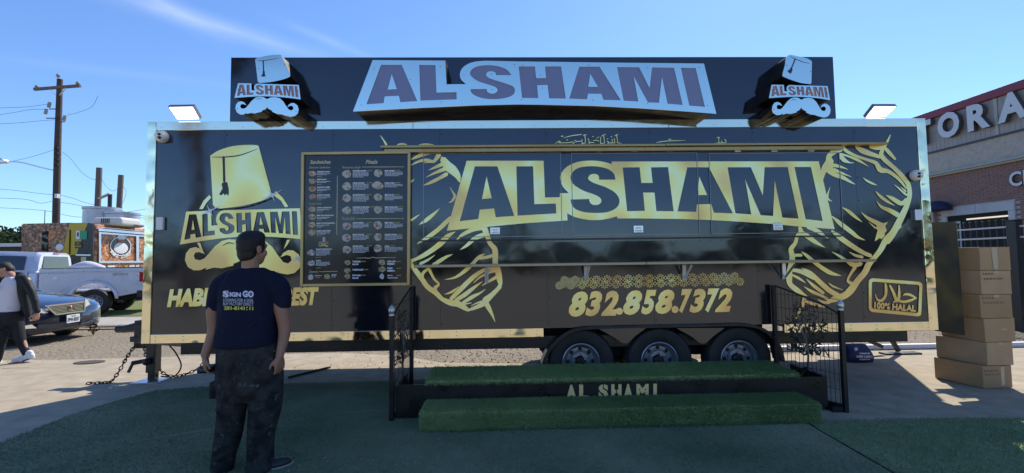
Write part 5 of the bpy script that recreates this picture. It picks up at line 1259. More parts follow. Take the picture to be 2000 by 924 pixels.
for sy in (1, -1): tb().box(-1.275, -1.10, sy * .93 - .055, sy * .93 + .058, .98, 1.30).build('tail_light', RED_LENS, truck, bevel=.02)
bp_ = tb(); bp_.box(-1.42, -1.24, -.98, .98, .56, .80); bp_.build('rear_bumper', CHROME, truck, bevel=.03)
tb().box(-1.40, -1.05, .86, .995, .50, .72).build('bumper_end', PLASTIC, truck, bevel=.02)
# cab
def hullsect(rows, name, m, parent, M, **k):
    """rows: (x, [(y, z) ...half section from bottom centre to top centre])"""
    b = LMB(M); n = None
    for x, hs in rows:
        full = [(y, z) for y, z in hs] + [(-y, z) for y, z in reversed(hs[1:-1])] if hs[0][0] == 0 and hs[-1][0] == 0 else hs + [(-y, z) for y, z in reversed(hs)]
        n = len(full); b.v += [tuple(M @ Vector((x, y, z))) for y, z in full]
    for i in range(len(rows) - 1):
        for q in range(n): b.f.append((i * n + q, i * n + (q + 1) % n, (i + 1) * n + (q + 1) % n, (i + 1) * n + q))
    b.f.append(tuple(range(n - 1, -1, -1))); b.f.append(tuple(range((len(rows) - 1) * n, len(rows) * n)))
    return b.build(name, m, parent, **k)
low = lambda w_, zt: [(0, .5), (w_ * .92, .5), (w_, .62), (w_ * 1.0, .95), (w_ * .985, zt - .06), (w_ * .95, zt), (0, zt)]
hullsect([(1.30, low(.97, 1.34)), (1.34, low(1.0, 1.36)), (3.5, low(1.0, 1.36)), (3.7, low(.98, 1.33)), (5.1, low(.96, 1.24)), (5.3, low(.9, 1.15))], 'cab', SILVER, truck, PM, auto=35, bevel=.02)
top = lambda wb_, wt_, zt: [(0, 1.34), (wb_, 1.34), (wt_ + .03, zt - .12), (wt_ - .06, zt - .015), (0, zt)]
hullsect([(1.33, top(.93, .80, 1.86)), (1.42, top(.95, .83, 1.93)), (2.4, top(.95, .84, 1.97)), (3.15, top(.95, .82, 1.93)), (3.95, top(.93, .88, 1.42))], 'roof', SILVER, truck, PM, auto=35)
for sy in (1, -1):
    def gp(pts, off=.022): return [(x, sy * ((.95 - (z - 1.34) / .52 * .09) + off), z) for x, z in pts]
    tb().poly(gp([(1.62, 1.40), (1.60, 1.80), (2.30, 1.83), (2.32, 1.40)]), (), (0, -sy * .01, 0)).build('side_window', GLASS_DARK, truck)
    tb().poly(gp([(2.44, 1.40), (2.42, 1.83), (3.02, 1.82), (3.52, 1.42)]), (), (0, -sy * .01, 0)).build('side_window', GLASS_DARK, truck)
    for x in (1.50, 2.38, 3.50): tb().box(x - .006, x + .006, sy * 1.0 - .006, sy * 1.0 + .004, .62, 1.33).build('door_gap', BLACK_MATT, truck)
    tb().box(1.62, 1.78, sy * 1.0 - .01, sy * 1.0 + .025, 1.16, 1.20).build('door_handle', SILVER, truck, bevel=.008)
    wheel_parts(truck, tuple(PM @ Vector((4.37, sy * .86, WR))), WR, .22, .24, lf_ * sy); wheel_parts(truck, tuple(PM @ Vector((0, sy * .86, WR))), WR, .22, .24, lf_ * sy)
rg = tb(); rg.poly([(1.318, -.72, 1.45), (1.318, .72, 1.45), (1.332, .64, 1.80), (1.332, -.64, 1.80)], (), (-.012, 0, 0)); rg.build('rear_window', GLASS_DARK, truck)
tb().box(1.30, 1.335, -.16, .16, 1.885, 1.92).build('brake_light', RED_LENS, truck)
k_ = tb(); k_.lathe([(.085, 0), (.085, .008), (.07, .012), (.001, .012)], 20, Matrix.Translation((.88, .98, 1.12)) @ Matrix.Rotation(R(-90), 4, 'X')); k_.build('fuel_door', SILVER, truck, auto=30)
tb().box(-1.1, 5.0, -.45, -.35, .42, .55).box(-1.1, 5.0, .35, .45, .42, .55).box(-1.3, -1.0, -.3, .3, .38, .5).build('frame_rail', BLACK_MATT, truck)
t4 = tb(); text_map(t4, 'SUPER DUTY 4x4', lambda u, v: (-.72 - .38 * u + .28, .9865, 1.20 + .055 * v), .02, .3); t4.build('badge_print', mat('badge_grey', (.25, .25, .27), .4), truck, recalc=False)
# white sack riding in the bed
sk = MB(); c_ = PM @ Vector((.45, .3, 1.38)); limb(sk, [c_ + hd * .35, c_ + hd * .0 + Vector((0, 0, .10)), c_ - hd * .35 + Vector((0, 0, .02))], [.14, .17, .12], 5)
so_ = sk.build('sack', mat('white_sack', (.6, .6, .66), .8, bump=(12, .6)), origin=tuple(c_), smooth=True); tag(so_, 'white sack lying in the bed of the silver pickup', 'sack')

# navy sedan
NX, NYc = -8.66, 9.45
CM = Matrix.Translation((NX, NYc, 0))
car = thing('car', 'dark navy saloon car with slatted chrome grille and white number plate', 'car', (NX - 2.4, NYc, 0))
def cs(w_, z0, zb, zt): return [(0, z0), (w_ * .86, z0), (w_ * .97, z0 + .08), (w_, (z0 + zb) / 2), (w_ * .985, zb), (w_ * .90, zt - .02), (w_ * .6, zt + .015), (0, zt + .03)]
hullsect([(-.02, cs(.42, .30, .50, .60)), (-.06, cs(.60, .24, .55, .66)), (-.16, cs(.78, .20, .60, .72)), (-.36, cs(.88, .19, .66, .79)), (-.75, cs(.92, .20, .74, .87)), (-1.5, cs(.93, .20, .84, .98)), (-2.4, cs(.935, .2, .86, 1.0)), (-3.9, cs(.935, .22, .88, 1.02)), (-4.6, cs(.88, .26, .86, 1.02)), (-4.98, cs(.74, .35, .80, .92))], 'body', NAVYCAR, car, CM, auto=40)
gh = lambda wb_, wt_, zt: [(0, .96), (wb_, .96), (wt_, zt - .05), (wt_ * .75, zt), (0, zt + .01)]
hullsect([(-1.45, gh(.80, .78, 1.01)), (-2.15, gh(.84, .66, 1.40)), (-2.8, gh(.85, .66, 1.45)), (-3.5, gh(.84, .64, 1.42)), (-4.4, gh(.78, .7, 1.04))], 'cabin', GLASS_DARK, car, CM, auto=30)
hullsect([(-2.2, [(0, 1.42), (.62, 1.41), (.60, 1.43), (0, 1.465)]), (-2.8, [(0, 1.45), (.64, 1.44), (.62, 1.465), (0, 1.48)]), (-3.5, [(0, 1.42), (.62, 1.41), (.60, 1.435), (0, 1.45)])], 'roof', NAVYCAR, car, CM, auto=40)
def cx(px, py, dx=0.0): return on_x(px, py, NX + dx)
gl = [cx(88, 598, .03), cx(163.5, 589.5, .03), cx(163, 607.5, .03), cx(107, 614.5, .03)]
gr_ = MB().poly(gl, (), (-.02, 0, 0)).build('grille', BLACK_MATT, car)
cen = sum(gl, Vector()) / 4
for k in range(7):
    t = (k + .5) / 7; a, b_ = gl[0].lerp(gl[3], t), gl[1].lerp(gl[2], t)
    MB().bar(a + Vector((.012, 0, 0)), b_ + Vector((.012, 0, 0)), .011, .012).build('grille_slat', CHROME, gr_)
for i in range(4): MB().bar(gl[i] + Vector((.014, 0, 0)), gl[(i + 1) % 4] + Vector((.014, 0, 0)), .026).build('grille_surround', CHROME, gr_)
ec = cx(139.5, 602, .06); em_ = MB(); em_.tube([ec + Vector((0, .062 * math.cos(a), .046 * math.sin(a))) for a in [2 * math.pi * k / 24 for k in range(25)]], .006, 6, cap=False); em_.tube([ec + Vector((.0, .01, .035)), ec + Vector((0, -.025, -.01)), ec + Vector((0, .03, -.012))], .005, 6); em_.build('emblem', mat('bronze_emblem', (.35, .18, .12), .3, .8), gr_, smooth=True)
MB().poly([cx(166.3, 583.5, -.03), cx(172, 586, -.05), cx(178, 598, -.08), cx(169.5, 603.5, -.03), cx(167, 603, -.03)], (), (-.03, 0, 0)).build('headlight', CLEARL, car)
MB().poly([cx(64, 598, .02), cx(84, 604, .03), cx(95, 611.5, .03), cx(86, 612, .03), cx(66, 610, .02)], (), (-.03, 0, 0)).build('headlight', CLEARL, car)
pl = [cx(131, 616, .07), cx(156, 612.5, .07), cx(156, 627.5, .07), cx(131, 631.5, .07)]
po_ = MB().poly(pl, (), (-.015, 0, 0)).build('number_plate', mat('plate_white', (.72, .73, .74), .5), car)
pt_ = MB(); text_map(pt_, 'FPW-8357', lambda u, v: (pl[3].lerp(pl[2], .06 + .88 * u)).lerp(pl[0].lerp(pl[1], .06 + .88 * u), .14 + .5 * v) + Vector((.003, 0, 0)), .03); text_map(pt_, 'TEXAS', lambda u, v: (pl[3].lerp(pl[2], .3 + .4 * u)).lerp(pl[0].lerp(pl[1], .3 + .4 * u), .74 + .16 * v) + Vector((.003, 0, 0)), .02)
pt_.build('plate_print', mat('plate_ink', (.05, .05, .07), .6), po_, recalc=False)
MB().poly([cx(159, 625, .02), cx(181, 618, .0), cx(181, 622, .0), cx(159, 630, .02)], (), (-.02, 0, 0)).build('lower_intake', BLACK_MATT, car)
MB().poly([cx(75, 634, .03), cx(126, 631, .05), cx(126, 638, .05), cx(75, 641, .03)], (), (-.02, 0, 0)).build('lower_intake', BLACK_MATT, car)
MB().poly([cx(40, 638, .02), cx(62, 634, .03), cx(72, 641, .03), cx(42, 643, .02)], (), (-.02, 0, 0)).build('fog_lamp', CLEARL, car)
lpz = MB(); lpz.bar(cx(156, 633, .06), cx(182, 626, .02), .03); lpz.bar(cx(70, 643, .05), cx(130, 638, .07), .02); lpz.build('bumper_strip', NAVYCAR, car)
for xx in (-.95, -3.85):
    for sy in (1, -1): wheel_parts(car, (NX + xx, NYc + sy * .80, .335), .335, .23, .225, Vector((0, sy, 0)), CHROME)

# ------------------------------------------------------------------ the other food truck
FY = 17.0; FXr = on_y(182, 480, FY).x; FXl = on_y(41, 480, FY).x
def food_print(name, c0, c1, c2, c3, sc_=3.2):
    m = bpy.data.materials.new(name); m.use_nodes = True; n, l = m.node_tree.nodes, m.node_tree.links; p = n['Principled BSDF']; p.inputs['Roughness'].default_value = .35
    t = n.new('ShaderNodeTexCoord'); v = n.new('ShaderNodeTexVoronoi'); v.inputs['Scale'].default_value = sc_; l.new(t.outputs['Object'], v.inputs[0])
    z = n.new('ShaderNodeTexNoise'); z.inputs['Scale'].default_value = 13; z.inputs['Detail'].default_value = 6; l.new(t.outputs['Object'], z.inputs[0])
    a = n.new('ShaderNodeMath'); a.operation = 'MULTIPLY_ADD'; l.new(v.outputs['Distance'], a.inputs[0]); a.inputs[1].default_value = .45; l.new(z.outputs[0], a.inputs[2])
    cr = n.new('ShaderNodeValToRGB'); e = cr.color_ramp.elements; e[0].position = .48; e[0].color = (*c3, 1); e[1].position = .95; e[1].color = (*c0, 1)
    for q, c in ((.60, c2), (.72, c1)): k = cr.color_ramp.elements.new(q); k.color = (*c, 1)
    l.new(a.outputs[0], cr.inputs[0]); l.new(cr.outputs[0], p.inputs['Base Color']); return m
FP1 = food_print('grilled_meat_print', (.05, .02, .012), (.30, .14, .07), (.44, .24, .13), (.60, .42, .27), 7.5)
FP2 = food_print('roast_print', (.16, .05, .02), (.48, .17, .05), (.58, .27, .11), (.75, .56, .38), 6.5)
FYW = mat('yellow_wrap', (.52, .36, .02), .3); FBK = mat('black_side_wrap', (.014, .014, .015), .25, 0, .6)
zr = on_y(110, 437, FY).z
ft = thing('food_truck', 'food truck wrapped in grilled meat pictures with yellow door band behind the silver pickup', 'food truck', ((FXl + FXr) / 2, FY + 3, 0))
b = MB(); b.box(FXl, FXr, FY + .03, FY + 6.5, .45, zr); b.build('body', FP2, ft, bevel=.12, seg=3)
fy = lambda pts, d=0.0: [on_y(x, y, FY - d) for x, y in pts]
MB().poly(fy([(42, 440), (45, 437), (140, 435), (118, 520), (42, 520)]), (), (0, .05, 0)).build('rear_panel', FP1, ft)
MB().poly(fy([(136, 435.5), (172, 435), (166, 448), (155, 480), (149, 497), (120, 500)], .01), (), (0, .05, 0)).build('yellow_band', FYW, ft)
MB().poly(fy([(171, 435), (182, 437), (181, 524), (120, 524), (122, 498), (148, 497), (154, 482), (165, 448)], .006), (), (0, .05, 0)).build('dark_panel', FBK, ft)
MB().poly(fy([(82, 451), (94, 451), (93, 490), (81, 490)], .02), (), (0, .03, 0)).build('door_window', GLASS_DARK, ft)
MB().poly(fy([(95, 448), (124, 449), (94, 473)], .015), (), (0, .03, 0)).build('roast_wedge_print', FP2, ft)  # triangle in the orange roast print beside the door window
MB().bar(fy([(137, 449)], .02)[0], fy([(136, 496)], .02)[0], .03).build('door_gap', BLACK_MATT, ft)
MB().poly(fy([(156, 451), (170, 451), (169, 467.5), (156, 467)], .03), (), (0, .02, 0)).build('green_notice', mat('green_paper', (.05, .32, .18), .6), ft)
MB().poly(fy([(148.5, 450.5), (155.5, 450.5), (155.5, 467), (148.5, 467)], .03), (), (0, .03, 0)).build('intercom', WHITE_PL, ft)
MB().poly(fy([(150.5, 454), (153.5, 454), (153.5, 462), (150.5, 462)], .034), (), (0, .02, 0)).build('intercom_screen', BLACK_MATT, ft)
MB().poly(fy([(146, 472), (160, 472), (160, 485), (146, 485)], .022), (), (0, .02, 0)).build('sign_plate', FBK, ft)
t_ = MB(); text_map(t_, 'No', lambda u, v: on_y(150 + 5 * u, 477 - 3 * v, FY - .03), .03); text_map(t_, 'SMOKING', lambda u, v: on_y(147.5 + 11 * u, 482.5 - 3 * v, FY - .03), .03); t_.build('sign_print', mat('yellow_ink', (.6, .5, .05), .5), ft, recalc=False)
k_ = MB(); k_.poly(fy(disc_px(134, 516, 7.2, 20), .02), [fy(disc_px(134, 516, 5.6, 16), .02)]); k_.build('no_smoking_ring', mat('sign_red', (.4, .08, .08), .5), ft)
k_ = MB(); k_.poly(fy(disc_px(134, 516, 5.6, 16), .018)); k_.build('no_smoking_disc', WHITE_PL, ft); k_ = MB(); k_.poly(fy([(130, 515.4), (138, 516.6), (138, 518), (130, 516.8)], .022)); k_.poly(fy([(129.5, 512), (130.5, 511), (139, 520), (138, 521)], .024)); k_.build('no_smoking_mark', BLACK_MATT, ft)
MB().poly(fy([(158, 502), (168, 502), (168, 518.5), (158, 518)], .02), (), (0, .02, 0)).build('cream_notice', mat('cream_paper', (.55, .53, .30), .6), ft)
MB().bar(fy([(149, 498)], .03)[0], fy([(178, 498.5)], .03)[0], .05).build('ledge', ALU, ft)
k_ = MB(); k_.ell(on_y(116.5, 483, FY - .03), (.15, .03, .13), 10); k_.build('chef_hat_print', WHITE_PL, ft, smooth=True)
# sunlit serving side
fx = lambda pts, d=0.0: [on_x(x, y, FXr + d) for x, y in pts]
wn_ = MB().poly(fx([(192, 453), (290, 461), (290, 513), (192, 514)], .02), [fx([(196, 457), (265, 461.5), (265, 509.5), (196, 510)], .02), fx([(270, 462), (289, 463), (289, 509.5), (270, 509.5)], .02)], (.03, 0, 0)).build('serving_window', ALU, ft)
MB().poly(fx([(190, 446), (290, 455), (290, 459), (190, 451)], .02), (), (.05, 0, 0)).build('awning_rail', ALU, ft)
for q in range(2):
    xx = 190 + q * 2; k_ = MB(); k_.poly(fx([(188, 443 + q * 3), (290, 452 + q * 3), (290, 453 + q * 3), (188, 444 + q * 3)], .03), (), (.02, 0, 0)); k_.build('roof_moulding', ALU, ft)
k_ = MB(); c_ = on_x(236, 481, FXr + .012)
def ov(ry, rz, n=22): return [c_ + Vector((0, ry * math.cos(2 * math.pi * k / n), rz * math.sin(2 * math.pi * k / n))) for k in range(n)]
k_.poly(ov(.52, .40), (), (.004, 0, 0)); k_.build('emblem_disc', FBK, ft)
k_ = MB(); k_.poly([p + Vector((.006, 0, 0)) for p in ov(.50, .385)], [[p + Vector((.006, 0, 0)) for p in ov(.46, .35)]]); k_.build('emblem_ring', WHITE_PL, ft)
k_ = MB(); k_.ell(c_ + Vector((.012, 0, -.08)), (.012, .34, .22), 10); k_.ell(c_ + Vector((.012, 0, .35)), (.012, .20, .11), 10); k_.build('chef_coat_print', WHITE_PL, ft)
k_ = MB(); k_.ell(c_ + Vector((.016, 0, .20)), (.012, .17, .075), 10); k_.build('chef_face_print', mat('warm_print', (.40, .15, .06), .5), ft)
k_ = MB()
for i, ch in enumerate('BIG CHEF'):
    if ch == ' ': continue
    a = R(215 + i * 16.0); ct = c_ + Vector((.022, .50 * math.cos(a), .405 * math.sin(a))); tx = Vector((0, -math.sin(a), math.cos(a) * .8)).normalized(); ty = Vector((0, math.cos(a), math.sin(a))) * -1
    text_map(k_, ch, lambda u, v: ct + tx * (u - .5) * .125 + ty * (v - .5) * .14, .05)
k_.build('emblem_lettering', WHITE_PL, ft, recalc=False)
for (x0, x1, m_) in ((189, 196, FYW), (210, 224, WHITE_PL), (243, 249, FYW), (252, 262, WHITE_PL)):
    MB().poly(fx([(x0, 519), (x1, 518), (x1, 527), (x0, 527)], .012), (), (.006, 0, 0)).build('lower_print', m_, ft)
k_ = MB(); text_map(k_, 'HALAL', lambda u, v: on_x(253 + 20 * u, 523 - 5 * v - u, FXr + .022), .05); k_.build('halal_lettering', WHITE_PL, ft, recalc=False)
# rooftop: two drum vents and an air conditioner
for (px, py0, py1, r_) in ((199, 436, 406, .62), (238, 444, 416, .6)):
    c_ = on_y(px, py0, FY + 2.6); zt = on_y(px, py1, FY + 2.6).z; zb = zr - .02
    MB().lathe([(r_, zb), (r_, zt - .1), (r_ * 1.05, zt - .08), (r_ * 1.05, zt), (r_ * .9, zt + .01), (.01, zt - .02)], 28, Matrix.Translation((c_.x, c_.y, 0))).build('drum_vent', mat('galvanised', (.5, .52, .55), .4, .7, var=(4, (.4, .42, .45), .2)) if 'galvanised' not in bpy.data.materials else bpy.data.materials['galvanised'], ft, auto=30)
c_ = on_y(217, 436, FY + 1.0); ac = MB().box(c_.x - .5, c_.x + .62, FY + .7, FY + 1.7, zr - .02, zr + .30).build('air_conditioner', mat('ac_white', (.66, .63, .58), .5), ft, bevel=.1, seg=3)
for k in range(5): MB().box(c_.x - .12 + k * .07, c_.x - .09 + k * .07, FY + .685, FY + .70, zr + .06, zr + .25).build('grille_slat', PLASTIC, ac)
for (px, r_) in ((178, .42), (258, .4)):
    c_ = on_y(px, 434, FY + 1.6); MB().ell((c_.x, c_.y, zr + .04), (r_, r_, .10), 12).build('roof_cap', mat('cap_grey', (.25, .25, .26), .5) if px == 178 else bpy.data.materials['cap_grey'], ft, smooth=True)
MB().tube([on_y(87, 437, FY + .5), on_y(88, 411, FY + .5)], .012, 5).build('aerial', BLACK_MATT, ft)
for xx in (FXl + .35, FXr - .15):
    for yy in (FY + 1.2, FY + 5.2): wheel_parts(ft, (xx, yy, .38), .38, .2, .25, Vector((1 if xx > (FXl + FXr) / 2 else -1, 0, 0)))

# ------------------------------------------------------------------ poles and wires
WOOD = mat('dark_pole_wood', (.060, .040, .032), .85, bump=(25, .5), var=(3, (.09, .065, .05), .2)); WOODL = mat('grey_pole_wood', (.16, .13, .11), .85, bump=(25, .5))
PORC = mat('grey_insulator', (.30, .29, .27), .4); WIRE = mat('wire', (.02, .02, .022), .6)
PY = 27.0
py_ = lambda x, y, d=0.0: on_y(x, y, PY + d)
bx = py_(109, 520); up_ = thing('utility_pole', 'tall dark wooden utility pole with crossarm and three cut-outs', 'utility pole', (bx.x, PY, 0))
k_ = MB(); top_ = py_(117, 155); bt = py_(109.5, 540); bt.z = 0; k_.tube([bt, py_(109.5, 430), py_(112.5, 290), top_], [.19, .18, .165, .14], 12); k_.build('pole', WOOD, up_, auto=40)
MB().bar(py_(67, 174.5, -.15), py_(157, 167.5, -.15), .13, .15).build('crossarm', WOODL, up_)
k_ = MB(); k_.bar(py_(97, 175, -.2), py_(110, 187, -.1), .05, .03); k_.bar(py_(129, 172, -.2), py_(117, 186, -.1), .05, .03); k_.build('arm_brace', ALU, up_)
for (x, y) in ((72, 172), (152, 165), (113.5, 150)):
    p = py_(x, y, -.15); MB().lathe([(.03, -.12), (.03, 0), (.10, .0), (.11, .05), (.07, .08), (.10, .10), (.05, .17), (.001, .18)], 12, Matrix.Translation(p)).build('insulator', PORC, up_, auto=40)
for (x, y, xa, ya) in ((96, 205, 110, 213), (90, 218, 109, 231), (126, 231, 117, 238)):
    p = py_(x, y, -.25); o_ = MB().lathe([(.08, -.16), (.09, 0), (.08, .16)], 10, Matrix.Translation(p) @ Matrix.Rotation(R(10), 4, 'Y')).build('fuse_cutout', PORC, up_, auto=40)
    MB().bar(py_(x, ya, -.25), py_(xa, ya, -.1), .05).build('bracket', WOODL, o_)
k_ = MB(); k_.tube(catmull([py_(106, 333, -.1), py_(80, 327, -.3), py_(40, 317, -.5), py_(14, 316, -.6)], 4), .035, 6); k_.build('lamp_arm', ALU, up_)
k_ = MB(); k_.box(py_(-2, 316, -.6).x, py_(14, 316, -.6).x, PY - .8, PY - .5, py_(5, 319, -.6).z, py_(5, 313, -.6).z); k_.ell(py_(2, 312, -.6), (.09, .08, .1), 6); k_.build('lamp_head', ALU, up_, bevel=.03)
for y in (290, 301, 313, 323): MB().box(py_(114, y).x, py_(120, y).x, PY - .25, PY - .05, py_(114, y + 2).z, py_(114, y - 1.5).z).build('clamp', BLACK_MATT, up_)
k_ = MB(); k_.box(py_(116, 386).x, py_(121, 386).x, PY - .3, PY - .1, py_(116, 388).z, py_(116, 380).z); k_.build('pole_tag', WHITE_PL, up_)
stub = []
for (x0, y0, xb, nm_, wd) in ((194, 328, 190, 'wooden_pole', .15), (236.5, 342, 232, 'wooden_pole', .14)):
    t0 = on_y(x0, y0, 28); b0 = on_y(xb, 420, 28); b0 = t0 + (b0 - t0) * (t0.z / (t0.z - b0.z)); o_ = MB().tube([b0, t0], [wd * 1.15, wd], 10).build('wooden_pole', WOODL, origin=(b0.x, 28, 0), auto=40); stub.append(o_)
tag(stub[0], 'weathered grey wooden pole beside the street lamp, nearer the tall utility pole', 'pole', 'bare wooden poles'); tag(stub[1], 'weathered grey wooden pole nearest the trailer above the roof vents', 'pole', 'bare wooden poles')
sl_ = thing('street_lamp', 'dark slim street lamp with pale flat head between two wooden poles', 'street lamp', (on_y(215, 410, 26).x, 26, 0))
b0 = on_y(215, 420, 26); MB().tube([(b0.x, 26, 0), on_y(215, 378, 26)], .10, 10).build('pole', mat('lamp_black', (.02, .02, .04), .4), sl_, auto=40)
k_ = MB(); k_.bar(on_y(193, 388, 25.9), on_y(216, 378, 25.9), .22, .08); k_.build('lamp_head', mat('lamp_pale', (.45, .45, .47), .5), sl_, bevel=.03)
def wire(pts, lab, r_=.010, Y=27.0, parent=up_):
    MB().tube(catmull([on_y(x, y, Y + d) for x, y, d in pts], 5), r_, 4).build('wire', WIRE, parent)
for w__ in ([(-60, 216, -.3), (0, 211, -.3), (50, 209, -.3), (96, 203, -.25)], [(-60, 232, -.3), (20, 221, -.3), (60, 214, -.3), (90, 214, -.25)], [(-60, 244, -.2), (20, 241, -.2), (80, 236, -.2), (118, 233, -.2)],
            [(-60, 330, -.2), (20, 316, -.2), (70, 304, -.2), (110, 291, -.15)], [(-60, 365, -.1), (20, 371, -.1), (70, 377, -.1), (108, 381, -.1)], [(-60, 385, -.1), (30, 388, -.1), (58, 391, -.1), (80, 397, -.1), (106, 392, -.1)],
            [(118, 381, -.1), (145, 388, -.1), (175, 398, 0), (290, 424, .5)], [(118, 395, -.1), (170, 404, 0), (290, 428, .5)], [(122, 297, 0), (138, 310, .2), (158, 335, .5), (176, 348, .8), (190, 352, 1)],
            [(-40, 404, -.1), (60, 409, -.1), (106, 414, -.1)], [(118, 418, 0), (170, 424, .3), (290, 408, .8)], [(196, 345, 1), (208, 365, .6), (222, 373, .2), (234, 362, .9)], [(235, 362, 1), (246, 372, .9), (242, 392, .9), (236, 398, .9)],
            [(130, 225, -.2), (155, 219, -.4), (180, 208, -.6), (191, 188, -.8)]):
    wire(w__, '')
# far low building and tree beyond it
lb_ = thing('low_building', 'low building with white roof edge and dark front beyond the pickup', 'building', (-50, 44, 0))
a, b_ = on_y(-60, 476, 44), on_y(60, 476, 44); z1, z2 = on_y(20, 475.5, 44).z, on_y(20, 482, 44).z
MB().box(a.x, b_.x, 43.6, 52, z2, z1).build('roof', mat('roof_white', (.66, .66, .66), .6), lb_); MB().box(a.x + .3, b_.x - .3, 44, 51.6, 0, z2 - .004).build('wall', mat('wall_dark', (.05, .045, .04), .8), lb_)
LEAF = mat('foliage', (.055, .085, .028), .7, 0, .3, var=(1.3, (.085, .115, .04), .2), var2=(.5, (.03, .05, .02), .2)); BARK = mat('bark', (.10, .075, .055), .9, bump=(12, .8))
def tree(name, base, height, spread, nleaf, label, cat, seed, group=None, trunk_r=.2, lsz=.22, low=.35):
    r_ = random.Random(seed); t = thing(name, label, cat, base, group); B0 = Vector(base)
    k = MB(); k.tube([B0, B0 + Vector((.1, 0, height * .3)), B0 + Vector((r_.uniform(-.3, .3), 0, height * .6)), B0 + Vector((0, 0, height * .85))], [trunk_r * 1.2, trunk_r, trunk_r * .6, trunk_r * .2], 10)
    cl = []
    for i in range(14):
        a = r_.uniform(0, 6.28); h = r_.uniform(low, .92); q = spread * (1 - abs(h - .6) * 1.1) * r_.uniform(.45, 1); e = B0 + Vector((math.cos(a) * q, math.sin(a) * q, height * h)); s_ = B0 + Vector((0, 0, height * h * .7))
        k.tube([s_, s_.lerp(e, .5) + Vector((0, 0, .2)), e], [trunk_r * .4, trunk_r * .25, .03], 6); cl.append((e, spread * r_.uniform(.22, .42)))
    cl += [(B0 + Vector((r_.uniform(-.3, .3) * spread, r_.uniform(-.3, .3) * spread, height * r_.uniform(.7, .95))), spread * .35) for _ in range(5)]
    k.build('trunk', BARK, t, auto=50)
    m = MB(); v, f = m.v, m.f
    for _ in range(nleaf):
        c, rr = r_.choice(cl); d = Vector((r_.gauss(0, 1), r_.gauss(0, 1), r_.gauss(0, .8))).normalized(); p = c + d * rr * (r_.random() ** .4); s_ = lsz * r_.uniform(.5, 1.2)
        a = Vector((r_.gauss(0, 1), r_.gauss(0, 1), r_.gauss(0, 1))).normalized() * s_; b = a.orthogonal().normalized() * s_ * .55; n0 = len(v)
        v += [tuple(p - a), tuple(p + b), tuple(p + a), tuple(p - b)]; f.append((n0, n0 + 1, n0 + 2, n0 + 3))
    tag(m.build('crown', LEAF, t, recalc=False), kind=None); return t
tb_ = on_y(8, 478, 58); tree('tree', (tb_.x, 58, 0), 5.6, 4.2, 5200, 'leafy spreading tree beyond the low white-roofed building', 'tree', 31, None, .25, .26)
# a big tree and a far tree line stand behind the photographer (they show in the glossy wrap)
tree('tree', (-10.3, -5.5, 0), 13, 2.8, 3500, 'tall shade tree with bare trunk standing behind the viewpoint', 'tree', 32, None, .24, .22, .72)
r_ = random.Random(77); tl = MB()
for i in range(80):
    a = R(r_.uniform(190, 350)); D_ = r_.uniform(55, 80); c = Vector((math.cos(a) * D_, math.sin(a) * D_, 0)); h = r_.choice((2.0, 3.0, 4.0, 6.0, 7.0))
    for _ in range(46):
        p = c + Vector((r_.gauss(0, 1.7), r_.gauss(0, 1.7), h * r_.random() ** .7)); q = Vector((r_.gauss(0, 1), r_.gauss(0, 1), r_.gauss(0, 1))).normalized() * .8; b2 = q.orthogonal().normalized() * .6; n0 = len(tl.v)
        tl.v += [tuple(p - q), tuple(p + b2), tuple(p + q), tuple(p - b2)]; tl.f.append((n0, n0 + 1, n0 + 2, n0 + 3))
tag(tl.build('tree_line', LEAF, recalc=False), kind='stuff')

# ------------------------------------------------------------------ storage building on the right
XB = 15.8
bd_t = thing('storage_building', 'storage building with red roof edge, ribbed grey siding, stucco band and red brick wall', 'building', (XB + 5, 12, 0))
xo = lambda x, y, d=0.0: on_x(x, y, XB - d)
zR = xo(2000, 156).z; zS = xo(2000, 254.7).z; zW = xo(2000, 306).z; zK = xo(2000, 313).z
Y0, Y1 = 2.0, 40.0
SID = mat('ribbed_siding', (.35, .325, .305), .5, .1, var=(2, (.32, .30, .28), .2)); REDC = mat('red_coping', (.21, .028, .045), .45); STU = mat('stucco', (.50, .45, .39), .95, 0, .2, bump=(18, 1.0, 6, .04), var=(7, (.40, .355, .305), .22))
SOF = mat('soffit_trim', (.36, .36, .33), .5)
MB().box(XB + .02, XB + 12, Y0, Y1, 0, zR - .02).build('core', mat('core_grey', (.25, .24, .23), .8), bd_t)
k_ = MB().box(XB - .10, XB + .3, Y0, Y1, zR - .27, zR); k_.build('coping', REDC, bd_t, bevel=.02)
yj = xo(1946, 220).y; edges = [Y0] + [yj + 6.1 * k for k in range(-1, 6) if Y0 < yj + 6.1 * k < Y1] + [Y1]
for a, b_ in zip(edges[:-1], edges[1:]):
    k_ = MB().box(XB, XB + .018, a + .012, b_ - .012, zS + .05, zR - .272); n_ = int((b_ - a) / .15)
    for q in range(n_): k_.box(XB - .007, XB - .001, a + .06 + q * .15, a + .10 + q * .15, zS + .05, zR - .272)
    k_.build('siding_panel', SID, bd_t)
MB().box(XB - .03, XB + .01, yj - .05, yj + .05, zS + .06, zR - .28).build('downpipe', mat('pipe_cream', (.42, .39, .35), .5), bd_t)
MB().box(XB - .07, XB + .02, Y0, Y1, zS - .01, zS + .05).build('flashing', mat('dark_flashing', (.05, .05, .055), .5), bd_t)
MB().box(XB - .02, XB + .02, Y0, Y1, zW + .02, zS - .012).build('stucco_band', STU, bd_t)
MB().box(XB - .18, XB + .02, Y0, Y1, zK + .06, zW + .015).build('ledge', SOF, bd_t, bevel=.01)
MB().box(XB - .12, XB + .02, Y0, Y1, zK, zK + .055).build('ledge_trim', mat('yellow_trim', (.42, .38, .26), .6), bd_t)
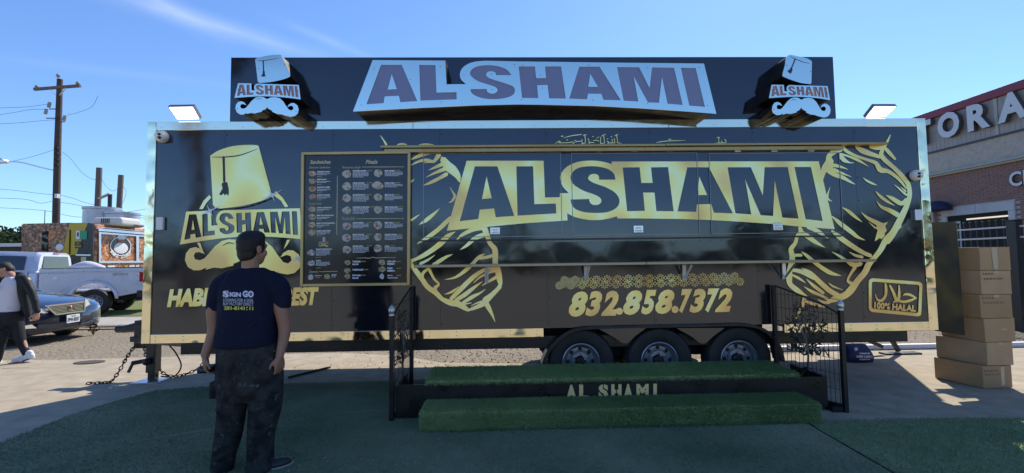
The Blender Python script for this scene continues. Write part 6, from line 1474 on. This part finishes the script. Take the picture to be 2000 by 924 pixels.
sb2 = MB().box(XB - .012, XB + .02, Y0, Y1, xo(1905, 232).z - .05, xo(1905, 232).z + .22); sb2.build('sign_raceway', SID, bd_t)
LET = mat('sign_letter_white', (.56, .60, .64), .45); LETS = mat('letter_return', (.09, .075, .075), .5)
z0_, z1_ = xo(1892, 258, .2).z, xo(1889, 208, .2).z
def facade_letter(ch, ya, yb_, z0, z1, dep, m, nm, parent, bold=.045):
    vs, fs = text_mesh(ch, bold); x0, x1 = min(v[0] for v in vs), max(v[0] for v in vs); y0, y1 = min(v[1] for v in vs), max(v[1] for v in vs)
    P = [Vector((XB - dep - .06, ya + (yb_ - ya) * (x - x0) / (x1 - x0), z0 + (z1 - z0) * (y - y0) / (y1 - y0))) for x, y in vs]
    b = MB(); b.add(P, fs); o = b.build(nm, m, parent, recalc=False)
    from collections import Counter
    cnt = Counter(); 
    for f in fs:
        for i in range(len(f)): cnt[tuple(sorted((f[i], f[(i + 1) % len(f)])))] += 1
    s_ = MB(); n = len(P); s_.add(P + [p + Vector((dep, 0, 0)) for p in P], [(i, j, n + j, n + i) for (i, j), c in cnt.items() if c == 1]); s_.build('letter_return', LETS, o, recalc=False)
yv = lambda px: xo(px, 240, .2).y
lw_ = yv(1888) - yv(1933); gap = yv(1873) - yv(1888)
facade_letter('O', yv(1830), yv(1873.5), z0_, z1_ + .03, .14, LET, 'sign_letter', bd_t); facade_letter('R', yv(1889), yv(1933.5), z0_, z1_, .14, LET, 'sign_letter', bd_t); facade_letter('A', yv(1948.5), yv(2008), z0_, z1_, .14, LET, 'sign_letter', bd_t)
facade_letter('T', yv(1783), yv(1817.5), z0_, z1_, .14, LET, 'sign_letter', bd_t)
yq = yv(2008) - gap; facade_letter('G', yq, yq - 1.9, z0_, z1_, .14, LET, 'sign_letter', bd_t); facade_letter('E', yq - 2.4, yq - 4.0, z0_, z1_, .14, LET, 'sign_letter', bd_t)
zc0, zc1 = xo(1983, 364, .1).z, xo(1983, 335.5, .1).z
yv2 = lambda px: xo(px, 350, .14).y
facade_letter('C', yv2(1970.5), yv2(1995.5), zc0, zc1, .08, LET, 'sign_letter', bd_t, .02); facade_letter('L', yv2(1998.5), yv2(2018), zc0, zc1, .08, LET, 'sign_letter', bd_t, .02)
# window opening with pale surround
LIM = mat('pale_limestone', (.50, .50, .50), .8, bump=(20, .3), var=(3, (.42, .42, .43), .2))
oyL, oyR = xo(1851, 420).y, xo(1972.5, 420).y; ozT = xo(1972, 411).z; syL, syR = xo(1840, 410).y, xo(1984, 395).y; szT = xo(1981, 391.5).z
ymid = xo(1908, 410).y
MB().box(XB - .06, XB + .02, ymid + .005, syL, ozT, szT).build('lintel', LIM, bd_t, bevel=.008); MB().box(XB - .06, XB + .02, syR, ymid - .005, ozT, szT).build('lintel', LIM, bd_t, bevel=.008)
MB().box(XB - .06, XB + .02, syR, oyR, 0, ozT - .004).build('jamb', LIM, bd_t, bevel=.008); MB().box(XB - .06, XB + .02, oyL, syL, 0, ozT - .004).build('jamb', LIM, bd_t, bevel=.008)
MB().box(XB - .004, XB + .012, oyR, oyL, .1, ozT).build('dark_opening', mat('opening_dark', (.012, .013, .014), .6, 0, .2), bd_t)
for yy in (oyR + (oyL - oyR) * .86, oyR + (oyL - oyR) * .80): MB().box(XB - .03, XB - .005, yy - .05, yy + .05, .1, ozT - .2).build('window_mullion', LIM, bd_t)
MB().box(XB - .035, XB - .006, xo(1975, 424).y, xo(1889, 424).y, xo(1940, 425.6).z, xo(1940, 422.6).z).build('lamp_tube', mat('warm_tube', (.9, .8, .6), .4, emit=((1.0, .80, .48), .4)), bd_t)
k_ = MB(); c_ = xo(1830, 412, .3); k_.lathe([(.42, 0), (.40, .12), (.30, .26), (.14, .34), (.001, .36)], 16, Matrix.Translation((XB - .3, c_.y, c_.z)), False); k_.build('dome_canopy', mat('navy_canvas', (.02, .022, .07), .7), bd_t, smooth=True)
MB().box(XB - .08, XB + .02, xo(1826, 420).y, xo(1813, 420).y, 1.0, xo(1820, 411).z).build('jamb', LIM, bd_t)
# bricks laid one by one where they show, joined beyond
BR = [mat('brick_%s' % n_, c, .9, 0, .2, bump=(30, .5), var=(6, tuple(x * .8 for x in c), .2)) for n_, c in (('red', (.30, .175, .15)), ('brown', (.26, .16, .14)), ('plum', (.28, .175, .165)))]
MB().box(XB + .006, XB + .02, Y0, Y1, 0, zK - .002).build('mortar', mat('mortar', (.48, .42, .39), .95, bump=(40, .4)), bd_t)
BL, BH, BT, J = .213, .0635, .018, .0115
base_me = [MB().box(-.012, 0.010, 0, BL, 0, BH).mesh('brick_%d' % i) for i in range(3)]
for me_, m_ in zip(base_me, BR): me_.materials.append(m_)
rows_b = int((zK) / (BH + J)); cand = []
for r2 in range(rows_b):
    z = zK - (r2 + 1) * (BH + J)
    if z < 0: break
    y = Y0 + (.5 if r2 % 2 else 0) * (BL + J)
    while y < Y1 - BL:
        inside_op = (syR - BL + .02 < y < syL - .01) and z < szT - .01
        if not inside_op: cand.append((y, z))
        y += BL + J
def vis_px(y, z):
    d = Vector((XB, y, z)) - EYE; f = d.dot(FWD)
    return (1000 + FPX * d.dot(RGT) / f, 462 - FPX * d.dot(UPV) / f) if f > .1 else (9999, 0)
vis_b = [(y, z) for y, z in cand if 1806 < vis_px(y, z)[0] < 2003 and vis_px(y, z)[1] < 470]
vis_b.sort(key=lambda q: q[0]); near = set(vis_b[:300]); off_ = WL[bd_t.name]
for i, (y, z) in enumerate(vis_b[:300]):
    o = bpy.data.objects.new('brick', base_me[rnd.choice((0, 0, 1, 2))]); col.objects.link(o); o.parent = bd_t; o.location = Vector((XB + rnd.uniform(-.003, .003), y, z)) - off_; WL[o.name] = off_
rest = MB()
for (y, z) in cand:
    if (y, z) in near or y > 24 or y < 9: continue
    rest.box(XB - .012, XB + .010, y, y + BL, z, z + BH)
tag(rest.build('brickwork', BR[0], bd_t), kind='stuff')

# ------------------------------------------------------------------ iron fence
XFn = 10.1
IRON = mat('black_iron', (.012, .012, .014), .35, 0, .5)
fn = thing('iron_fence', 'black iron picket fence with ball finials and square post before the brick building', 'fence', (XFn, 10, 0))
pz = on_x(1985, 429, XFn).z; py0 = on_x(1985, 500, XFn).y
MB().box(XFn - .075, XFn + .075, py0 - .09, py0 + .09, 0, pz - .02).build('post', IRON, fn, bevel=.008); MB().box(XFn - .09, XFn + .09, py0 - .105, py0 + .105, pz - .018, pz).build('post_cap', IRON, fn)
MB().box(XFn - .075, XFn + .075, py0 + 4.9, py0 + 5.05, 0, pz - .02).build('post', IRON, fn)
zu, zl = on_x(1980, 442.5, XFn).z, on_x(1980, 463.5, XFn).z
RAILM = mat('sun_glint_rail', (.55, .50, .48), .4, .2)  # sun glint on the upper rails, put into a pale base colour
for z in (zu, zl, .25):
    MB().box(XFn - .02, XFn + .02, py0 + .10, py0 + 4.88, z - .016, z + .016).build('rail', RAILM if z > 1 else IRON, fn)
    MB().box(XFn - .02, XFn + .02, py0 - 3.5, py0 - .10, z - .016, z + .016).build('rail', RAILM if z > 1 else IRON, fn)
pk_me = MB().box(-.010, .010, -.010, .010, .06, zu + .10).ell((0, 0, zu + .13), (.026, .026, .03), 6).ell((0, 0, zu + .07), (.02, .02, .012), 6).mesh('picket'); pk_me.materials.append(IRON)
for k in range(60):
    y = py0 - 3.4 + k * .128
    if abs(y - py0) < .11: continue
    if y > py0 + 4.85: break
    o = bpy.data.objects.new('picket', pk_me); col.objects.link(o); o.parent = fn; o.location = Vector((XFn, y, 0)) - WL[fn.name]

# ------------------------------------------------------------------ stack of cartons
CARD = mat('cardboard', (.51, .325, .165), .8, 0, .25, var=(2.2, (.39, .25, .14), .25), bump=(50, .1)); TAPE = mat('packing_tape', (.52, .40, .27), .25, 0, .5); INK = mat('carton_ink', (.24, .15, .09), .8)
CARDS = [CARD, mat('cardboard_pale', (.54, .36, .20), .8, 0, .25, var=(3, (.41, .27, .16), .25), bump=(50, .1)), mat('cardboard_dark', (.46, .29, .145), .8, 0, .25, var=(2, (.35, .22, .12), .25), bump=(50, .1))]
BY = 4.93
rowsb = [(482, 528, 1914, 1973.5, 1873), (528, 575, 1916, 1975.5, 1876), (575, 621.5, 1914.5, 1977, 1880), (621.5, 668, 1922.5, 1983, 1880), (669, 714, 1928.5, 1979, 1829), (714.5, 762, 1919.5, 1977, 1826)]
names = ['topmost cardboard carton of the stack, taped down its front', 'second carton from the top of the stack, faint print across its front', 'third carton from the top of the stack, two faint lines of print on its front', 'fourth carton from the top of the stack, jutting furthest right', 'fifth carton from the top, long dark brown left side', 'bottom carton of the stack, standing on the concrete with a taped front']
zprev = None; zs = [on_y(1975, y, BY).z for y in (482, 528, 575, 621.5, 668, 714)] + [0.008]
for i, (yt, yb_, xc, xr, xlb) in enumerate(rowsb):
    z1, z0 = zs[i], zs[i + 1] + .002; A = on_y(xc, (yt + yb_) / 2, BY); B_ = on_y(xr, (yt + yb_) / 2, BY + .01)
    C_ = on_y(xlb if xlb < 1840 else xlb - 42, (yt + yb_) / 2, BY + .48)
    A.z = B_.z = C_.z = z0; D_ = B_ + (C_ - A); h = Vector((0, 0, z1 - z0))
    bo = MB().add([A + Vector((0, rnd.uniform(-.006, .006), 0)), B_, D_, C_, A + h, B_ + h, D_ + h, C_ + h], [(3, 2, 1, 0), (4, 5, 6, 7), (0, 1, 5, 4), (1, 2, 6, 5), (2, 3, 7, 6), (3, 0, 4, 7)]).build('cardboard_box', CARDS[i % 3], origin=tuple((A + D_) / 2), bevel=.006, seg=2)
    tag(bo, names[i], 'cardboard box', 'stacked cartons beside the trailer')
    WL[bo.name] = (A + D_) / 2
    nn = (B_ - A).cross(Vector((0, 0, 1))).normalized(); u = lambda s_, t: A + (B_ - A) * s_ + h * t + nn * .0025
    tp_ = MB()
    if i in (0, 5): tp_.poly([u(.42, .04), u(.56, .04), u(.58, .98), u(.38, .98)] if i == 0 else [u(.62, .12), u(.73, .12), u(.74, .94), u(.62, .94)])
    elif i == 3: tp_.poly([u(.55, .5), u(.72, .52), u(.72, .57), u(.55, .55)])
    else: tp_.poly([u(.45, .88), u(.6, .88), u(.6, .99), u(.45, .99)])
    tp_.build('tape', TAPE, bo, recalc=False)
    if i in (1, 2, 5):
        ik = MB(); r_ = random.Random(i)
        for (t, s0, s1) in ((.86, .06, .42), (.66, .10, .72)) if i != 5 else ((.78, .05, .45), (.62, .08, .56)):
            s_ = s0
            while s_ < s1:
                l_ = r_.uniform(.04, .10); ik.poly([u(s_, t - .045), u(s_ + l_, t - .045 + r_.uniform(0, .02)), u(s_ + l_, t + .03), u(s_, t + .045)]); s_ += l_ + .025
        tag(ik.build('carton_print', INK, bo, recalc=False))
    lid_ = MB(); lid_.bar(A.lerp(B_, .01) + h * .998 + nn * .002, B_ + h * .998 + nn * .002, .003); lid_.build('flap_edge', INK, bo)
# blue sack under the tail
bs = MB(); c_ = on_z(1684, 709); rings(bs, [(c_ + Vector((0, .08, .0)), .20, .10), (c_ + Vector((0, .08, .05)), .215, .12), (c_ + Vector((-.01, .08, .13)), .20, .11), (c_ + Vector((-.02, .09, .20)), .18, .07), (c_ + Vector((-.02, .1, .25)), .17, .03)])
bg_ = voxel_skin(bs, 'sack', mat('blue_sack', (.010, .012, .075), .5, bump=(9, .6, 4, .03)), None, .02, 3, origin=tuple(c_)); tag(bg_, 'dark blue sack with white print on the concrete under the tail of the trailer', 'sack')
k_ = MB(); bvh2 = BVHTree.FromPolygons([v.co + c_ for v in bg_.data.vertices], [tuple(p.vertices) for p in bg_.data.polygons])
def on_bag(px, py):
    d = ray(px, py).normalized(); h = bvh2.ray_cast(EYE, d); return (h[0] if h[0] else on_y(px, py, c_.y - .1)) - d * .004
for s_, x, y, w_, hh in (('PREMIUM', 1679, 689, 20, 2.8), ('SUPER CARBON', 1673, 694.5, 33, 4), ('BRIQUETTES', 1679, 701, 20, 2.4)): text_map(k_, s_, lambda u, v: on_bag(x + w_ * u, y + hh * (1 - v)), .04)
k_.add([on_bag(1672 + (5 if q % 2 == 0 else 2) * math.sin(q * math.pi / 5), 682 - (5 if q % 2 == 0 else 2) * math.cos(q * math.pi / 5)) for q in range(10)], [tuple(range(10))])
WL[bg_.name] = c_; k_.build('sack_print', PRINT_WHITE, bg_, recalc=False)
# pole lying on the ground and a dry weed
a, b_ = on_z(563, 737, .02), on_z(645, 717, .02); tag(MB().tube([a, b_], .014, 8).build('metal_rod', mat('rusty_rod', (.06, .045, .04), .6, .4), origin=tuple(a)), 'thin rusty rod lying on the concrete beyond the man in navy', 'rod')
w0 = on_z(182, 655); r_ = random.Random(4); wd_ = MB()
for k in range(26):
    a = r_.uniform(0, 6.28); h = r_.uniform(.08, .26); q = Vector((math.cos(a), math.sin(a), 0)) * r_.uniform(.03, .11); wd_.tube([w0, w0 + q * .4 + Vector((0, 0, h * .6)), w0 + q + Vector((0, 0, h))], [.004, .003, .002], 4)
    p = w0 + q + Vector((0, 0, h)); wd_.add([p + Vector((-.03, 0, 0)), p + Vector((0, .01, .03)), p + Vector((.03, 0, .01)), p + Vector((0, -.01, -.02))], [(0, 1, 2, 3)])
tag(wd_.build('dry_weed', mat('dry_weed', (.16, .10, .055), .9), origin=tuple(w0), recalc=False), 'dry brown weed growing in the gravel in front of the navy car', 'weed')
